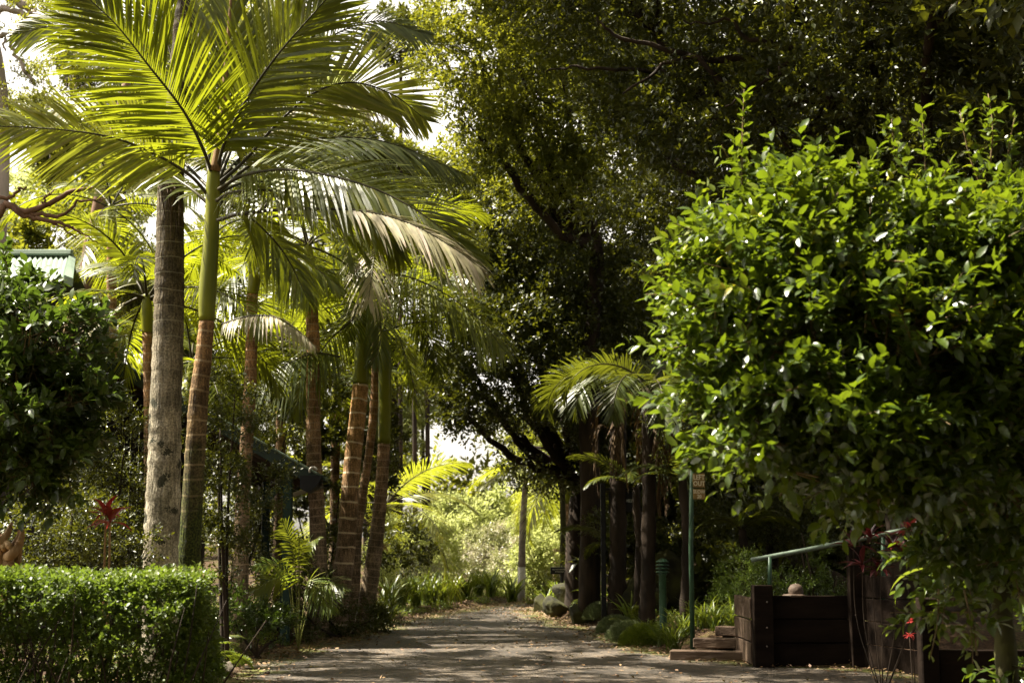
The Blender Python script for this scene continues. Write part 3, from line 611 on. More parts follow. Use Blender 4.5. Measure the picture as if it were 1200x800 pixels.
# ------------------------------------------------------------------ trees
def tree(name, label, cat, base, limbs, blobs, dens, size, mat, bark='bark', tm=SMALL, trunk=None, nl=9, ln=.3, group=None, clump=.35, up=.45, shell=.55, loc_z=None, asp=1.0, jit=.45, hang=.1, r0=.15, per=14):
    bx, by = base; g = float(gz(bx, by)); root = empty(name, (bx, by, g)); tag(root, label, cat, group)
    if trunk is not None:
        sp = spline(trunk, 30); mb = MB(); tube(mb, sp[:, :3], sp[:, 3], 10, lump=.05); mb.build('trunk', M_[bark], root); top = sp[-1]
    else: top = (bx, by, g, r0)
    for lb in limbs:
        lb = np.array(lb); sp = spline(lb, 16); sp[1:-1, :3] += rng.normal(0, .035, (14, 3)); mb = MB(); tube(mb, sp[:, :3], sp[:, 3], 6, lump=.05); mb.build('branch', M_[bark], root)
    mb = MB()
    O, D, R = blob_sprigs(blobs, dens, clump, shell, up, per)
    sprigs(mb, tm, O, D, ln * rng.uniform(.6, 1.3, len(O)), nl, size, rbase=R, asp=asp, jit=jit, hang=hang)
    f = mb.build('foliage', M_[mat], root); f['kind'] = 'stuff'
    # thin twigs carrying some of the sprays
    k = rng.choice(len(O), min(len(O), 110), replace=False); mb = MB()
    for i in k:
        mb_p = np.stack([O[i] - D[i] * ln * 1.4 + rng.normal(0, .05, 3), O[i], O[i] + D[i] * ln]); tube(mb, mb_p, (.012 * r0 / .15, .007 * r0 / .15, .003), 3, cap=False)
    mb.build('twigs', M_[bark], root)['kind'] = 'stuff'
    return root
def limbs_to(start, blobs, r, k=1):
    out = []
    for (c, rr, *_) in blobs:
        c = np.asarray(c, float); s = np.asarray(start, float); mid = (s + c) / 2 + np.array([0, 0, -.1 * np.linalg.norm(c - s)])
        out.append([(*s, r), (*mid, r * .6), (*c, r * .25)])
        rm = float(np.max(rr))
        for j in range(2 * k):
            e = c + rdir(1)[0] * np.asarray(rr) * .9; out.append([(*(mid * .4 + c * .6), r * .3), (*((mid + e) / 2 * .5 + c * .5), r * .2), (*e, r * .07)])
    return out
def B(x, y, Y, r, k=1.0): return (at(x, y, Y), r, k)

# the dark tree in the middle and its lit left flank
bl = [B(640, 330, 29, (2.2, 1.8, 1.5)), B(590, 420, 28, (1.4, 1.4, 1.2)), B(700, 420, 29, (1.8, 1.6, 1.4)), B(650, 520, 30, (1.5, 1.3, .9)), B(570, 470, 28.5, (.9, 1, .6)), B(525, 395, 28, (.8, .8, .7), .55), B(520, 460, 28, (.5, .6, .45), .5), B(545, 250, 29, (.7, .8, .9), .55),
      B(620, 230, 30, (2.0, 1.8, 1.4)), B(720, 300, 30, (1.8, 1.7, 1.6)), B(560, 340, 29, (1.0, 1.2, .9))]
s0 = at(678, 560, 31)
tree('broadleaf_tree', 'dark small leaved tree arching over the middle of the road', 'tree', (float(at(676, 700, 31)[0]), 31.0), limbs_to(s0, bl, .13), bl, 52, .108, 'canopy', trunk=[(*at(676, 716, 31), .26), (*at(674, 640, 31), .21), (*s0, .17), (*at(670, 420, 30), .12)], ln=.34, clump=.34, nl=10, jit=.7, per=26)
bl = [B(600, 60, 26, (1.8, 1.5, 1.5)), B(560, 150, 26, (.8, 1.1, .9), .55), B(680, 140, 27, (1.8, 1.6, 1.6)), B(640, -50, 26, (2.2, 1.6, 1.4)), B(545, 30, 26, (.9, 1, .9), .35), B(620, 190, 27, (1.2, 1.2, 1.0)), B(520, 70, 27, (.6, .8, .8), .35)]
bl0 = list(bl)
bl += [((-3, 19.8, 11), (2.2, 1.8, 1.0)), ((-2.3, 17.9, 11.4), (1.8, 1.0, .8)), ((-.8, 22.5, 12), (2.6, 2, 1.1)), ((-4.3, 23.2, 11.6), (1.6, 1.5, 1.0)), ((1.5, 20, 11.6), (2.4, 2.2, 1.1))]  # unseen extra crown lumps, added to shade the wall and road
s0 = at(700, 300, 28)
tree('broadleaf_tree', 'tall leafy tree at the top centre with its left flank in sun', 'tree', (float(at(705, 720, 28)[0]), 28.0), limbs_to(s0, bl0, .13) + limbs_to((1.6, 26, 12.5), bl[len(bl0):], .07, 0), bl, 44, .106, 'tree', trunk=[(*at(690, 722, 28), .22), (*at(692, 600, 28), .2), (*at(690, 450, 28), .18), (*s0, .15)], ln=.34, clump=.34, nl=10, per=26)
# the broad canopy at the upper right, also overhead
bl = [B(800, 60, 20, (2.0, 1.8, 1.3)), B(900, 130, 19, (1.8, 1.6, 1.2)), B(1020, 50, 18, (2.2, 2, 1.5)), B(1150, 120, 18, (2.0, 2, 1.8)), B(780, 180, 21, (1.5, 1.5, 1.2)), B(860, 250, 22, (1.6, 1.5, 1.5)), B(1000, 220, 22, (2.4, 1.5, 2)),
      B(700, -60, 19, (2, 2, 1.3)), B(900, -120, 17, (2.6, 2.4, 1.4)), B(1100, -100, 15, (2.6, 2.4, 1.4)), B(1250, 0, 17, (2.2, 2.2, 2.2)), B(1280, 250, 20, (2.2, 2.2, 2.4))]
s0 = at(1060, 330, 21)
lm = limbs_to(s0, bl, .16)
for q in ([(900, 75, 18.2, .06), (800, 62, 18.0, .04), (720, 45, 17.9, .025), (700, 20, 17.8, .01)], [(960, 110, 18.5, .07), (860, 100, 18, .045), (790, 70, 18, .03), (730, 110, 18, .012)], [(820, 100, 19, .035), (760, 82, 18.9, .03), (690, 80, 18.8, .02), (640, 84, 18.8, .01)],
          [(990, 60, 17.5, .05), (900, 55, 17.3, .035), (850, 30, 17.2, .02), (800, 24, 17.2, .01)], [(930, 70, 17.2, .03), (890, 95, 17.1, .02), (850, 125, 17, .01)]):
    lm.append([(*at(a, b_, Y), r) for a, b_, Y, r in q])
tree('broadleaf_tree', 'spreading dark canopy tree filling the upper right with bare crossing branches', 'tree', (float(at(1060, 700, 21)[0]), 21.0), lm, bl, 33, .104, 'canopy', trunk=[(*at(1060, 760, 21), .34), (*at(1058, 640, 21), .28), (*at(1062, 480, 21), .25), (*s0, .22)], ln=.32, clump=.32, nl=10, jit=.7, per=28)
# unseen overhead canopy, added to shade the gate and cut sky light
bl = [((6.5, 12, 7.5), (2.8, 3, 1.6)), ((8, 17, 7), (2.8, 3, 2.4)), ((8.5, 21, 5), (2.6, 3, 3)), ((9.5, 14, 4), (2, 3, 2.6)), ((6.5, 6, 7.5), (3, 3, 1.5)), ((9, 8, 5), (2, 3, 2.5)), ((9, 24, 8), (3, 3, 3)), ((2, 2, 9.5), (3.5, 3, 1.4)), ((6, -1, 8.5), (3.5, 3, 1.5)), ((9, 2, 4), (2, 4, 3)), ((2, -4, 8.5), (4, 3, 1.5)), ((9, -4, 4), (2, 4, 3)), ((4.4, 9, 10.5), (2.8, 4, 1.5)), ((4, 14, 11), (2.5, 3, 1.4)), ((-6.5, 3, 9), (2.5, 3.5, 1.5)), ((-4.2, 6, 9.5), (2.2, 2.2, 1.2)), ((-1, 3, 9.5), (3, 2.6, 1.2)), ((3, 5, 10), (2.6, 2.6, 1.2))]
tree('broadleaf_tree', 'unseen dark tree added beyond the right edge to shade the gate', 'tree', (8.5, 15.0), limbs_to((8.4, 15, 4), bl[:3], .16, 0), bl, 9, .19, 'canopy', trunk=[(8.5, 15, 0, .3), (8.4, 15, 2, .26), (8.4, 15, 4, .24)], ln=.5, nl=10)

# leafy trees filling in behind the palms
for x, y, Y, r, m, lab in ((330, 400, 40.5, (2.3, 1.5, 2.2), 'tree', 'leafy tree directly behind the middle palms'), (235, 330, 40, (2.1, 1.5, 2.5), 'tree', 'leafy tree seen between the two nearest trunks'), (430, 430, 38.5, (1.7, 1.4, 1.7), 'tree', 'leafy tree behind the ringed palm crown'), (120, 330, 33, (1.6, 1.4, 1.8), 'tree', 'leafy tree behind the reddish trunk'),
                           (330, 200, 41, (2.6, 1.5, 1.6), 'canopy', 'dark leaves showing under the long right hand fronds'), (460, 280, 38, (1.6, 1.4, 1.5), 'tree', 'leafy tree behind the drooping frond tips')):
    c = at(x, y, Y); R = np.array(r); bl = [(c, R * .6)]
    for j in range(7): u = rdir(1)[0]; bl.append((c + u * R * .75, R * rng.uniform(.3, .45)))
    gx = float(c[0]); z0 = float(gz(gx, Y)); s0 = (gx, Y, max(z0 + 1.0, c[2] - r[2] * .7))
    tree('broadleaf_tree', lab, 'tree', (gx, float(Y)), limbs_to(s0, bl[1:5], .08, 0), bl, 32, .125, m, trunk=[(gx + .2, Y, z0, .16), (gx + .1, Y, (z0 + s0[2]) / 2, .14), (*s0, .11)], ln=.4, nl=9, shell=.35, group='trees filling in behind the palms')
# dark woods standing behind the right side, tree by tree
for x, y, Y, r, lab in ((760, 420, 36, (2.6, 2, 3.2), 'dark tree deep in the wood above the black board sign'), (880, 330, 34, (3, 2, 3.6), 'dark tree deep in the wood behind the left half of the big bush'), (1010, 400, 33, (3, 2, 3.4), 'dark tree deep in the wood above the gate'),
                        (1140, 360, 32, (3, 2, 3.6), 'dark tree deep in the wood toward the right edge'), (820, 110, 36, (3.2, 2, 3), 'high dark crown above the shoots of the big bush'), (990, 90, 34, (3.4, 2, 3), 'high dark crown near the top right'), (1160, 110, 33, (3.2, 2, 3), 'high dark crown in the top right corner'), (690, 60, 38, (2.8, 2, 2.6), 'high dark crown behind the top centre'), (600, 260, 41, (2.6, 2, 2.8), 'dark crown behind the arching tree'),
                        (800, 620, 31, (2.0, 1.5, 1.6), 'bushy dark tree behind the green bollard'), (855, 540, 30, (1.6, 1.3, 1.6), 'bushy dark tree behind the ochre signs'), (740, 500, 33, (1.8, 1.3, 1.8), 'dark tree behind the crowns of the skirted palms'), (960, 620, 29, (2.4, 1.5, 1.6), 'bushy dark tree behind the gate'), (1110, 620, 28, (2.4, 1.5, 1.8), 'bushy dark tree behind the handrail'), (880, 650, 27, (1.2, 1, .9), 'dark bushy tree left of the handrail')):
    c = at(x, y, Y); R = np.array(r); bl = [(c, R * .7)]
    for j in range(7): u = rdir(1)[0]; bl.append((c + u * R * .7, R * rng.uniform(.35, .5)))
    gx = float(c[0]); z0 = float(gz(gx, Y)); s0 = (gx, Y, max(z0 + 1.0, c[2] - r[2] * .7))
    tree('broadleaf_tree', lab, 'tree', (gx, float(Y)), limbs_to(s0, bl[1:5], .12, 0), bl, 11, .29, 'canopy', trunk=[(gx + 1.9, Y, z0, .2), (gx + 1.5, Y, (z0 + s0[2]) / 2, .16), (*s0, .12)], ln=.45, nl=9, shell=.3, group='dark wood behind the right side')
# unseen tree mass behind the camera, added to hold back sky light
bl = [((-5, -9, 5), (3.5, 2.5, 4)), ((0, -11, 6), (3.5, 2.5, 4.5)), ((5.5, -9, 5), (3.5, 2.5, 4)), ((-8, -2, 5), (2.5, 3.5, 3.5)), ((0, -6, 10.5), (4, 3, 1.5))]
tree('broadleaf_tree', 'unseen tree mass added behind the viewer to block sky light', 'tree', (0.0, -11.0), [], bl, 6, .5, 'canopy', trunk=[(0, -11, 0, .3), (.1, -11, 3, .25), (0, -11, 6, .2)], ln=.6, nl=9)
# sunlit trees far behind, left of centre to the end of the road
far = [(300, 420, 62, (3.9, 2, 4.1), 'bright', 'sunny tree behind the palms at the left centre'), (420, 330, 65, (4.4, 2.2, 4.6), 'tree', 'tall green tree rising behind the roadside clump of palms'),
       (60, 330, 40, (3.4, 2.2, 3.6), 'tree', 'green tree behind the sage green metal roof'), (150, 190, 60, (4.4, 2.5, 3.8), 'bright', 'sunny tree behind the crossing palm fronds at upper left'),
       (495, 440, 61, (2.0, 1.6, 2.1), 'bright', 'yellow green tree beside the bright gap of sky'), (655, 600, 52, (2.1, 2, 2.2), 'bright', 'sunlit tree closing the view right of the pole'),
       (625, 500, 58, (1.2, 1.2, 0.9), 'bright', 'hazy bright tree under the arch of dark leaves'), (740, 560, 44, (2.6, 1.8, 2.6), 'bright', 'yellow lit tree glimpsed between the skirted palms'),
       (500, 230, 58, (2.6, 2.0, 2.2), 'tree', 'leafy tree between the palm crown and the big dark tree'), (250, 60, 62, (4.6, 2.5, 3.0), 'tree', 'high tree crown behind the top of the palm'), (430, 570, 57, (2.1, 1.6, 1.6), 'tree', 'shrubby tree behind the bases of the roadside palms'),
       (585, 625, 58, (2.2, 1.5, 1.5), 'bright', 'glowing low tree below the sky opening'), (640, 570, 60, (2.2, 1.5, 2.0), 'bright', 'yellow green tree behind the far pole'), (530, 640, 56, (2.4, 1.5, 1.3), 'bright', 'sunlit low tree past the bend'), (450, 490, 61, (2.2, 1.5, 2.2), 'bright', 'bright tree seen between the roadside palm stems'),
       (60, 165, 42, (1.9, 1.5, 1.2), 'tree', 'green crown low in the gap at the top left'), (150, 90, 56, (2.8, 1.5, 1.9), 'canopy', 'dark crown behind the upper left frond'), (310, 60, 57, (3.0, 1.5, 1.8), 'tree', 'leafy crown behind the upright fronds'), (430, 175, 56, (2.2, 1.5, 1.5), 'tree', 'leafy crown behind the arching right frond'), (485, 230, 55, (1.7, 1.2, 1.5), 'tree', 'leafy crown under the bright gap left of the big tree'), (470, 40, 56, (2.0, 1.4, 1.2), 'canopy', 'dark crown at the top edge beside the big tree'),
       (380, 150, 65, (3.2, 2.2, 2.4), 'bright', 'sunny crown showing through the long right hand fronds')]
for x, y, Y, r, m, lab in far:
    c = at(x, y, Y); R = np.array(r); bl = [(c, R * .62)]
    for j in range(7): u = rdir(1)[0]; bl.append((c + u * R * .75, R * rng.uniform(.3, .48)))
    gx = float(c[0]); z0 = float(gz(gx, Y)); s0 = (gx, Y, max(z0 + 1.0, c[2] - r[2] * .7))
    tree('broadleaf_tree', lab, 'tree', (gx, float(Y)), limbs_to(s0, bl[1:5], .06, 0), bl, 11, .245, m, trunk=[(gx + .2, Y, z0, .11), (gx + .1, Y, (z0 + s0[2]) / 2, .09), (*s0, .07)], ln=.5, nl=9, shell=.35, group='sunlit trees behind the garden')
# unseen tree past the left edge, added to shade the near road
bl = [((-7.4, 19.2, 11.2), (2.4, 1.8, 1.0)), ((-5.2, 17.8, 11.6), (2.0, 1.2, .9)), ((-9.5, 17.8, 11), (2, 1.6, 1)), ((-12, 22, 7), (2.5, 3, 3))]
tree('broadleaf_tree', 'unseen tall tree added past the left edge to shade the road', 'tree', (-10.5, 17.0), limbs_to((-10.4, 17, 5), bl, .16, 0), bl, 12, .14, 'tree', trunk=[(-10.5, 17, 0, .3), (-10.4, 17, 2.5, .26), (-10.4, 17, 5, .24)], ln=.5, nl=9)
# gum tree upper left with bare branches
bl = [B(30, 30, 32, (1.3, 1, .6), .5), B(70, 110, 34, (1.1, 1, .8), .9), B(-20, 110, 34, (.9, 1, .8), .7), B(110, 60, 34, (1, 1, .7), .8), B(40, 150, 34, (.8, 1, .5), .6)]
lm = [[(*at(a, b_, Y), r) for a, b_, Y, r in q] for q in ([(-30, -30, 32, .16), (18, 0, 32, .12), (40, 18, 32, .09), (55, 36, 32, .05)], [(-40, 20, 32, .10), (10, 12, 32, .08), (35, 20, 32, .06), (50, 37, 32, .03)],
      [(-30, 45, 32, .06), (0, 41, 32, .06), (25, 33, 32, .05), (45, 34, 32, .03)], [(12, 45, 33, .04), (20, 65, 33, .05), (30, 85, 33, .05), (40, 100, 33, .03)], [(-10, 30, 32, .03), (3, 45, 32, .035), (7, 60, 32, .02)])]
tree('gum_tree', 'gum tree with bare pale limbs against the sky at the top left corner', 'tree', (float(at(-20, 700, 34)[0]), 34.0), lm, bl, 48, .10, 'tree', bark='bark_pale', trunk=[(*at(-30, 710, 34), .3), (*at(-10, 400, 34), .24), (*at(2, 180, 34), .2), (*at(-4, 70, 34), .16), (*at(-30, -40, 32), .14)], ln=.3)
# reddish leaning trunk
tr = empty('reddish_tree', (float(at(88, 700, 30)[0]), 30.0, float(gz(at(88, 700, 30)[0], 30)))); tag(tr, 'bare reddish trunk standing right of the green metal roof', 'tree')
mb = MB(); sp = spline([(*at(85, 715, 30), .2), (*at(92, 480, 30), .17), (*at(100, 330, 30), .15), (*at(112, 258, 30), .13), (*at(124, 190, 30), .1), (*at(150, 90, 30), .08)], 30); tube(mb, sp[:, :3], sp[:, 3], 10, lump=.05); mb.build('trunk', M_['bark_red'], tr)
# low bare spreading branches above the left bush
br = empty('bare_shrub', (float(at(-30, 700, 17)[0]), 17.0, float(gz(at(-30, 700, 17)[0], 17)))); tag(br, 'brown bare branches spreading above the rounded bush', 'shrub')
mb = MB(); sp = spline([(*at(-30, 740, 17), .09), (*at(-32, 450, 17), .07), (*at(-15, 290, 17), .055), (*at(5, 240, 17), .045)], 20); tube(mb, sp[:, :3], sp[:, 3], 8, lump=.04); mb.build('trunk', M_['bark_red'], br)
for q in ([(5, 238, .045), (30, 248, .04), (55, 238, .035), (85, 224, .028), (112, 219, .012)], [(5, 238, .04), (25, 250, .035), (48, 256, .03), (75, 262, .02), (95, 275, .01)], [(30, 248, .03), (55, 252, .026), (75, 252, .02), (95, 236, .016), (125, 232, .006)],
          [(-10, 228, .03), (10, 232, .022), (22, 222, .018), (30, 218, .01)], [(70, 262, .012), (90, 270, .01), (115, 285, .006)], [(50, 240, .02), (55, 230, .012), (66, 222, .006)], [(40, 255, .014), (70, 265, .012), (92, 280, .006)]):
    sp = spline([(*at(a, b_, 17), r) for a, b_, r in q], 18); sp[2:-1, :3] += rng.normal(0, .012, (15, 3)); mb = MB(); tube(mb, sp[:, :3], sp[:, 3], 7, lump=.05); mb.build('branch', M_['bark_red'], br)
# trunks standing right of the road
for x, wpx, Y, mt, lab, tp in ((690, 13, 33, 'bark', 'straight dark trunk just right of the mossy roadside trunk', 380), (660, 7, 38, 'bark_moss', 'thin trunk lit from behind among the far palms', 420), (728, 9, 32, 'bark', 'thin dark trunk behind the skirted palm', 420), (905, 14, 25, 'bark', 'dark trunk half hidden behind the round creeper', 320)):
    c = at(x, 715, Y); g = float(gz(c[0], Y)); o = empty('slender_tree', (float(c[0]), Y, g)); tag(o, lab, 'tree')
    r = wpx / FPX * Y / 2; mb = MB(); sp = spline([(c[0], Y, g - .1, r * 1.3), (*at(x, 620, Y), r), (*at(x - 3, 500, Y), r * .9), (*at(x + 4, tp, Y), r * .7)], 24); tube(mb, sp[:, :3], sp[:, 3], 9, lump=.05); mb.build('trunk', M_[mt], o)
    tl = sp[-1][:3]; O, D, R = blob_sprigs([(tl, (.9, .9, .8))], 40); mb = MB(); sprigs(mb, SMALL, O, D, .3, 8, .08, rbase=R); f = mb.build('foliage', M_['canopy'], o); f['kind'] = 'stuff'
# distant woods: one mass round the garden
mb = MB(); Bs = []
for i in range(60):
    a = math.radians(rng.uniform(-62, 62)); Y = rng.uniform(62, 95); x = math.tan(a) * Y
    if -4 < x < 1.5: h = rng.uniform(2.2, 3.4)
    else: h = rng.uniform(6, 11)
    Bs.append((np.array([x, Y, h * .5 + 1]), np.array([4.5, 3, h * .55])))
O, D, R = blob_sprigs(Bs, 1.1, shell=.7); sprigs(mb, SMALL, O, D, 1.0, 8, .42, rbase=R)
tag(mb.build('distant_woods', M_['tree']), 'distant woods closing the view behind the garden', 'woods', kind='stuff')

# ------------------------------------------------------------------ shrubs
def shrub(label, cx, blobs, dens, size, mat, name='shrub', group=None, tm=SMALL, nl=8, ln=.18, **k):
    b = cx; g = float(gz(b[0], b[1])); root = empty(name, (float(b[0]), float(b[1]), g)); tag(root, label, 'shrub', group)
    mb = MB()
    for j in range(3):
        c = np.asarray(blobs[j % len(blobs)][0]); e = c + rdir(1)[0] * .25; sp = spline([(b[0] + rng.normal(0, .04), b[1], g - .05, .03), (*((np.array([b[0], b[1], g]) + e) / 2 + rng.normal(0, .05, 3)), .02), (*e, .008)], 10); tube(mb, sp[:, :3], sp[:, 3], 5)
    mb.build('stems', M_['bark'], root)
    O, D, R = blob_sprigs(blobs, dens, k.get('clump', .4), k.get('shell', .5), k.get('up', .4)); mb = MB()
    z = O[:, 2] > gz(O[:, 0], O[:, 1]) - .02; O, D, R = O[z], D[z], R[z]
    sprigs(mb, tm, O, D, ln * rng.uniform(.6, 1.3, len(O)), nl, size, rbase=R, jit=k.get('jit', .45), asp=k.get('asp', 1.0))
    f = mb.build('foliage', M_[mat], root); f['kind'] = 'stuff'; return root
def SH(label, Y, blobs, dens, size, mat, **k):
    bl = [(at(x, y, Y + dy), r) for x, y, dy, r in blobs]; c = np.mean([q[0] for q in bl], 0); return shrub(label, (c[0], c[1]), bl, dens, size, mat, **k)
SH('tall dark shrub against the wall behind the red leaved plant', 16.5, [(120, 520, 0, (.4, .4, .5)), (145, 560, 0, (.45, .4, .5)), (120, 600, 0, (.5, .4, .5))  , (140, 640, 0, (.5, .4, .4))], 150, .05, 'canopy')
SH('dark glossy shrub low behind the left end of the hedge', 14, [(70, 620, 0, (.55, .4, .35)), (40, 650, 0, (.6, .4, .35)), (110, 650, 0, (.5, .4, .3))], 150, .05, 'canopy')
SH('climbing shrub tangled between the two slim palm trunks', 17.6, [(262, 520, 0, (.35, .35, .6)), (255, 470, 0, (.3, .3, .4)), (240, 500, .5, (.25, .3, .5)), (270, 590, 0, (.4, .3, .6)), (255, 650, 0, (.4, .3, .5)), (290, 480, 0, (.25, .3, .35)), (308, 560, .4, (.3, .3, .6))], 120, .055, 'canopy', up=.7)
SH('dark undergrowth below the low roof corner', 23.2, [(315, 650, 0, (.5, .4, .5)), (345, 700, 0, (.7, .4, .4)), (305, 705, 0, (.5, .4, .4)), (385, 700, 1.0, (.4, .3, .35))], 90, .06, 'canopy')
SH('low leafy plants at the feet of the slim brown palm', 19.6, [(300, 728, 0, (.3, .25, .22)), (325, 735, .6, (.3, .25, .2)), (272, 715, -.4, (.3, .25, .25))], 150, .07, 'bush_dark')
SH('dark leafy mound at the foot of the roadside clump', 24.2, [(390, 725, 0, (.4, .25, .25)), (425, 728, 0, (.45, .25, .25)), (355, 735, -1.5, (.45, .3, .18)), (450, 720, 1.5, (.3, .25, .3))], 150, .06, 'canopy')
SH('dark bushes behind the stems of the roadside clump', 28.6, [(330, 560, 0, (.9, .5, 1.2)), (400, 560, 0, (1.0, .5, 1.2)), (350, 640, 0, (1, .5, 1)), (470, 640, 2, (.7, .5, .7)), (390, 470, .5, (1.1, .5, 1.0)), (310, 470, .5, (1.0, .5, 1.0)), (440, 520, .5, (.6, .5, .8))], 48, .11, 'canopy')
SH('tall dark shrub rising behind the slim brown palm', 25.5, [(245, 430, 0, (.7, .5, .9)), (300, 440, .3, (.7, .5, .8)), (345, 450, .6, (.6, .5, .8)), (215, 400, 0, (.5, .5, .6))], 48, .10, 'canopy')
SH('round small leaved shrub left of the dark gate', 22, [(870, 675, 0, (.38, .36, .38)), (862, 705, 0, (.36, .36, .3)), (885, 690, 0, (.32, .3, .36))], 420, .026, 'hedge', ln=.1, shell=.7)
SH('leafy understorey shrub behind the green bollard', 27, [(760, 660, 0, (.7, .5, .5)), (735, 620, 0, (.7, .5, .5)), (790, 610, 0, (.9, .5, .6)), (800, 680, 0, (.8, .5, .5))], 75, .07, 'canopy')
SH('deep dark shrub between the sign post and the gate', 24.5, [(850, 600, 0, (.9, .5, .7)), (900, 640, 0, (.9, .5, .6)), (960, 600, 0, (1.0, .5, .9)), (1040, 620, 0, (1.2, .5, 1))], 70, .07, 'canopy')
SH('creeper column standing behind the dark gate', 20.5, [(958, 615, 0, (.10, .1, .22)), (958, 645, 0, (.12, .1, .25)), (960, 675, 0, (.2, .12, .2))], 420, .03, 'hedge', ln=.1)
SH('low dark shrub inside the gate wall', 20.6, [(920, 680, 0, (.35, .3, .2)), (985, 690, 0, (.3, .3, .2)), (950, 700, 0, (.4, .3, .2))], 200, .04, 'bush_dark')
SH('dark foliage backing the gate up to the bush', 23, [(1100, 560, 0, (1.2, .6, 1.2)), (1180, 640, 0, (1.2, .6, 1.2)), (1000, 520, 0, (1.3, .6, 1)), (900, 500, 0, (1.2, .6, .9)), (1100, 700, 0, (1, .6, .8)), (820, 520, 1, (.9, .6, .8))], 60, .08, 'canopy')
# sunlit shrubs where the road bends
for x, y, Y, r, m, s_, lab in ((560, 650, 46, (1.2, .8, 1.0), 'silver', .10, 'pale flowering shrub shining in full sun at the bend'), (600, 665, 44, (.9, .7, .7), 'silver', .09, 'smaller pale shrub right of the flowering one'), (510, 640, 42, (1.0, .8, 1.0), 'bright', .10, 'sunny green shrub over the strap leaved border'),
      (480, 668, 38, (.8, .6, .6), 'silver', .09, 'silvery shrub above the dark strap leaves on the left verge'), (635, 650, 42, (.8, .7, 1.0), 'bright', .10, 'yellow green shrub left of the small black sign'), (540, 600, 52, (1.4, 1, 1.0), 'bright', .12, 'bright shrub glowing below the sky gap'),
      (650, 690, 38, (.8, .6, .5), 'tree', .09, 'leafy bush under the small black sign'), (585, 690, 41, (.9, .6, .4), 'bright', .09, 'low sunny bush across the road end'), (700, 640, 37, (.8, .6, .7), 'tree', .09, 'green bush behind the dark roadside trunk'), (455, 655, 33, (.5, .5, .8), 'bright', .08, 'sunlit bush just right of the roadside palms'), (640, 610, 50, (1.4, 1, 1.4), 'bright', .12, 'tall sunny shrub behind the pole')):
    c = at(x, y, Y); R = np.array(r); bl = [(c, R * .7)] + [(c + rdir(1)[0] * R * .7, R * rng.uniform(.35, .5)) for _ in range(5)]
    bl.append((np.array([c[0], c[1], (c[2] + float(gz(c[0], Y))) / 2]), R * .8))
    shrub(lab, (c[0], c[1]), bl, 60, s_, m, ln=.3)

# clipped hedge
def hedge():
    X0, X1, Y0, Y1, H = -6.2, at(252, 700, 10.55)[0], 9.7, 10.55, 1.28
    root = empty('hedge', (float((X0 + X1) / 2), float((Y0 + Y1) / 2), 0.02)); tag(root, 'low clipped box hedge with a sunlit flat top along the left edge', 'hedge')
    mb = MB(); n = 18000
    f = rng.uniform(0, 1, n); x = rng.uniform(X0, X1, n); z = rng.uniform(.1, H, n); y = rng.uniform(Y0, Y1, n); d = np.zeros((n, 3))
    dep = np.abs(rng.normal(0, .10, n)) - .03 * (rng.uniform(0, 1, n) < .2)
    bump = .06 * np.sin(x * 4.1 + z * 3) + .05 * np.sin(z * 9 - x * 6) + .04 * np.sin(x * 13 + 3 * np.sin(z * 8))
    fr = f < .47; tp = (f >= .47) & (f < .72); en = (f >= .72) & (f < .85); inn = f >= .85
    y[fr] = Y0 + dep[fr] + bump[fr]; d[fr] = (0, -1, .3)
    z[tp] = H - dep[tp] * .7 + .015 * np.sin(x[tp] * 5) ; d[tp] = (0, 0, 1)
    x[en] = X1 - dep[en] + .05 * np.sin(z[en] * 6 + y[en] * 4); d[en] = (1, -.2, .2)
    d[inn] = (0, 0, .5)
    # rounded shoulder
    sh = np.clip((z - (H - .12)) / .12, 0, 1) ** 2 * .07; y = np.where(fr, y + sh, y)
    d = norm(d + rng.normal(0, .55, (n, 3)))
    r = np.clip(rng.uniform(0, 1, n) * .5 + .28 * tp + .25 * (np.sin(x * 3.7 + z * 2.9) + 1) * rng.uniform(0, 1, n) , 0, 1)  # top leaves lightened in colour to stand in for sun on them
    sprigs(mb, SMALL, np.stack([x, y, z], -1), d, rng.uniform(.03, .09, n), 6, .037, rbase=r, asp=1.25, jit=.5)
    # new shoots above the top
    m = 500; o = np.stack([rng.uniform(X0, X1, m), rng.uniform(Y0 + .1, Y1, m), np.full(m, H - .02)], -1)
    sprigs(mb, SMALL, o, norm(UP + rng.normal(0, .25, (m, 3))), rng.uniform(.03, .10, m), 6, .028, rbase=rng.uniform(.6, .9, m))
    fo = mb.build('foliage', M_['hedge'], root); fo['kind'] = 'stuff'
    mb = MB()
    for i in range(220):
        a = np.array([rng.uniform(X0, X1), Y0 + abs(rng.normal(.05, .2)), 0]); e = a + np.array([rng.normal(0, .25), rng.normal(-.05, .1), rng.uniform(.7, 1.25)]); sp = spline([a, (a + e) / 2 + rng.normal(0, .05, 3), e], 7); tube(mb, sp, np.linspace(.011, .003, 7), 4)
    mb.build('stems', M_['bark'], root)
hedge()

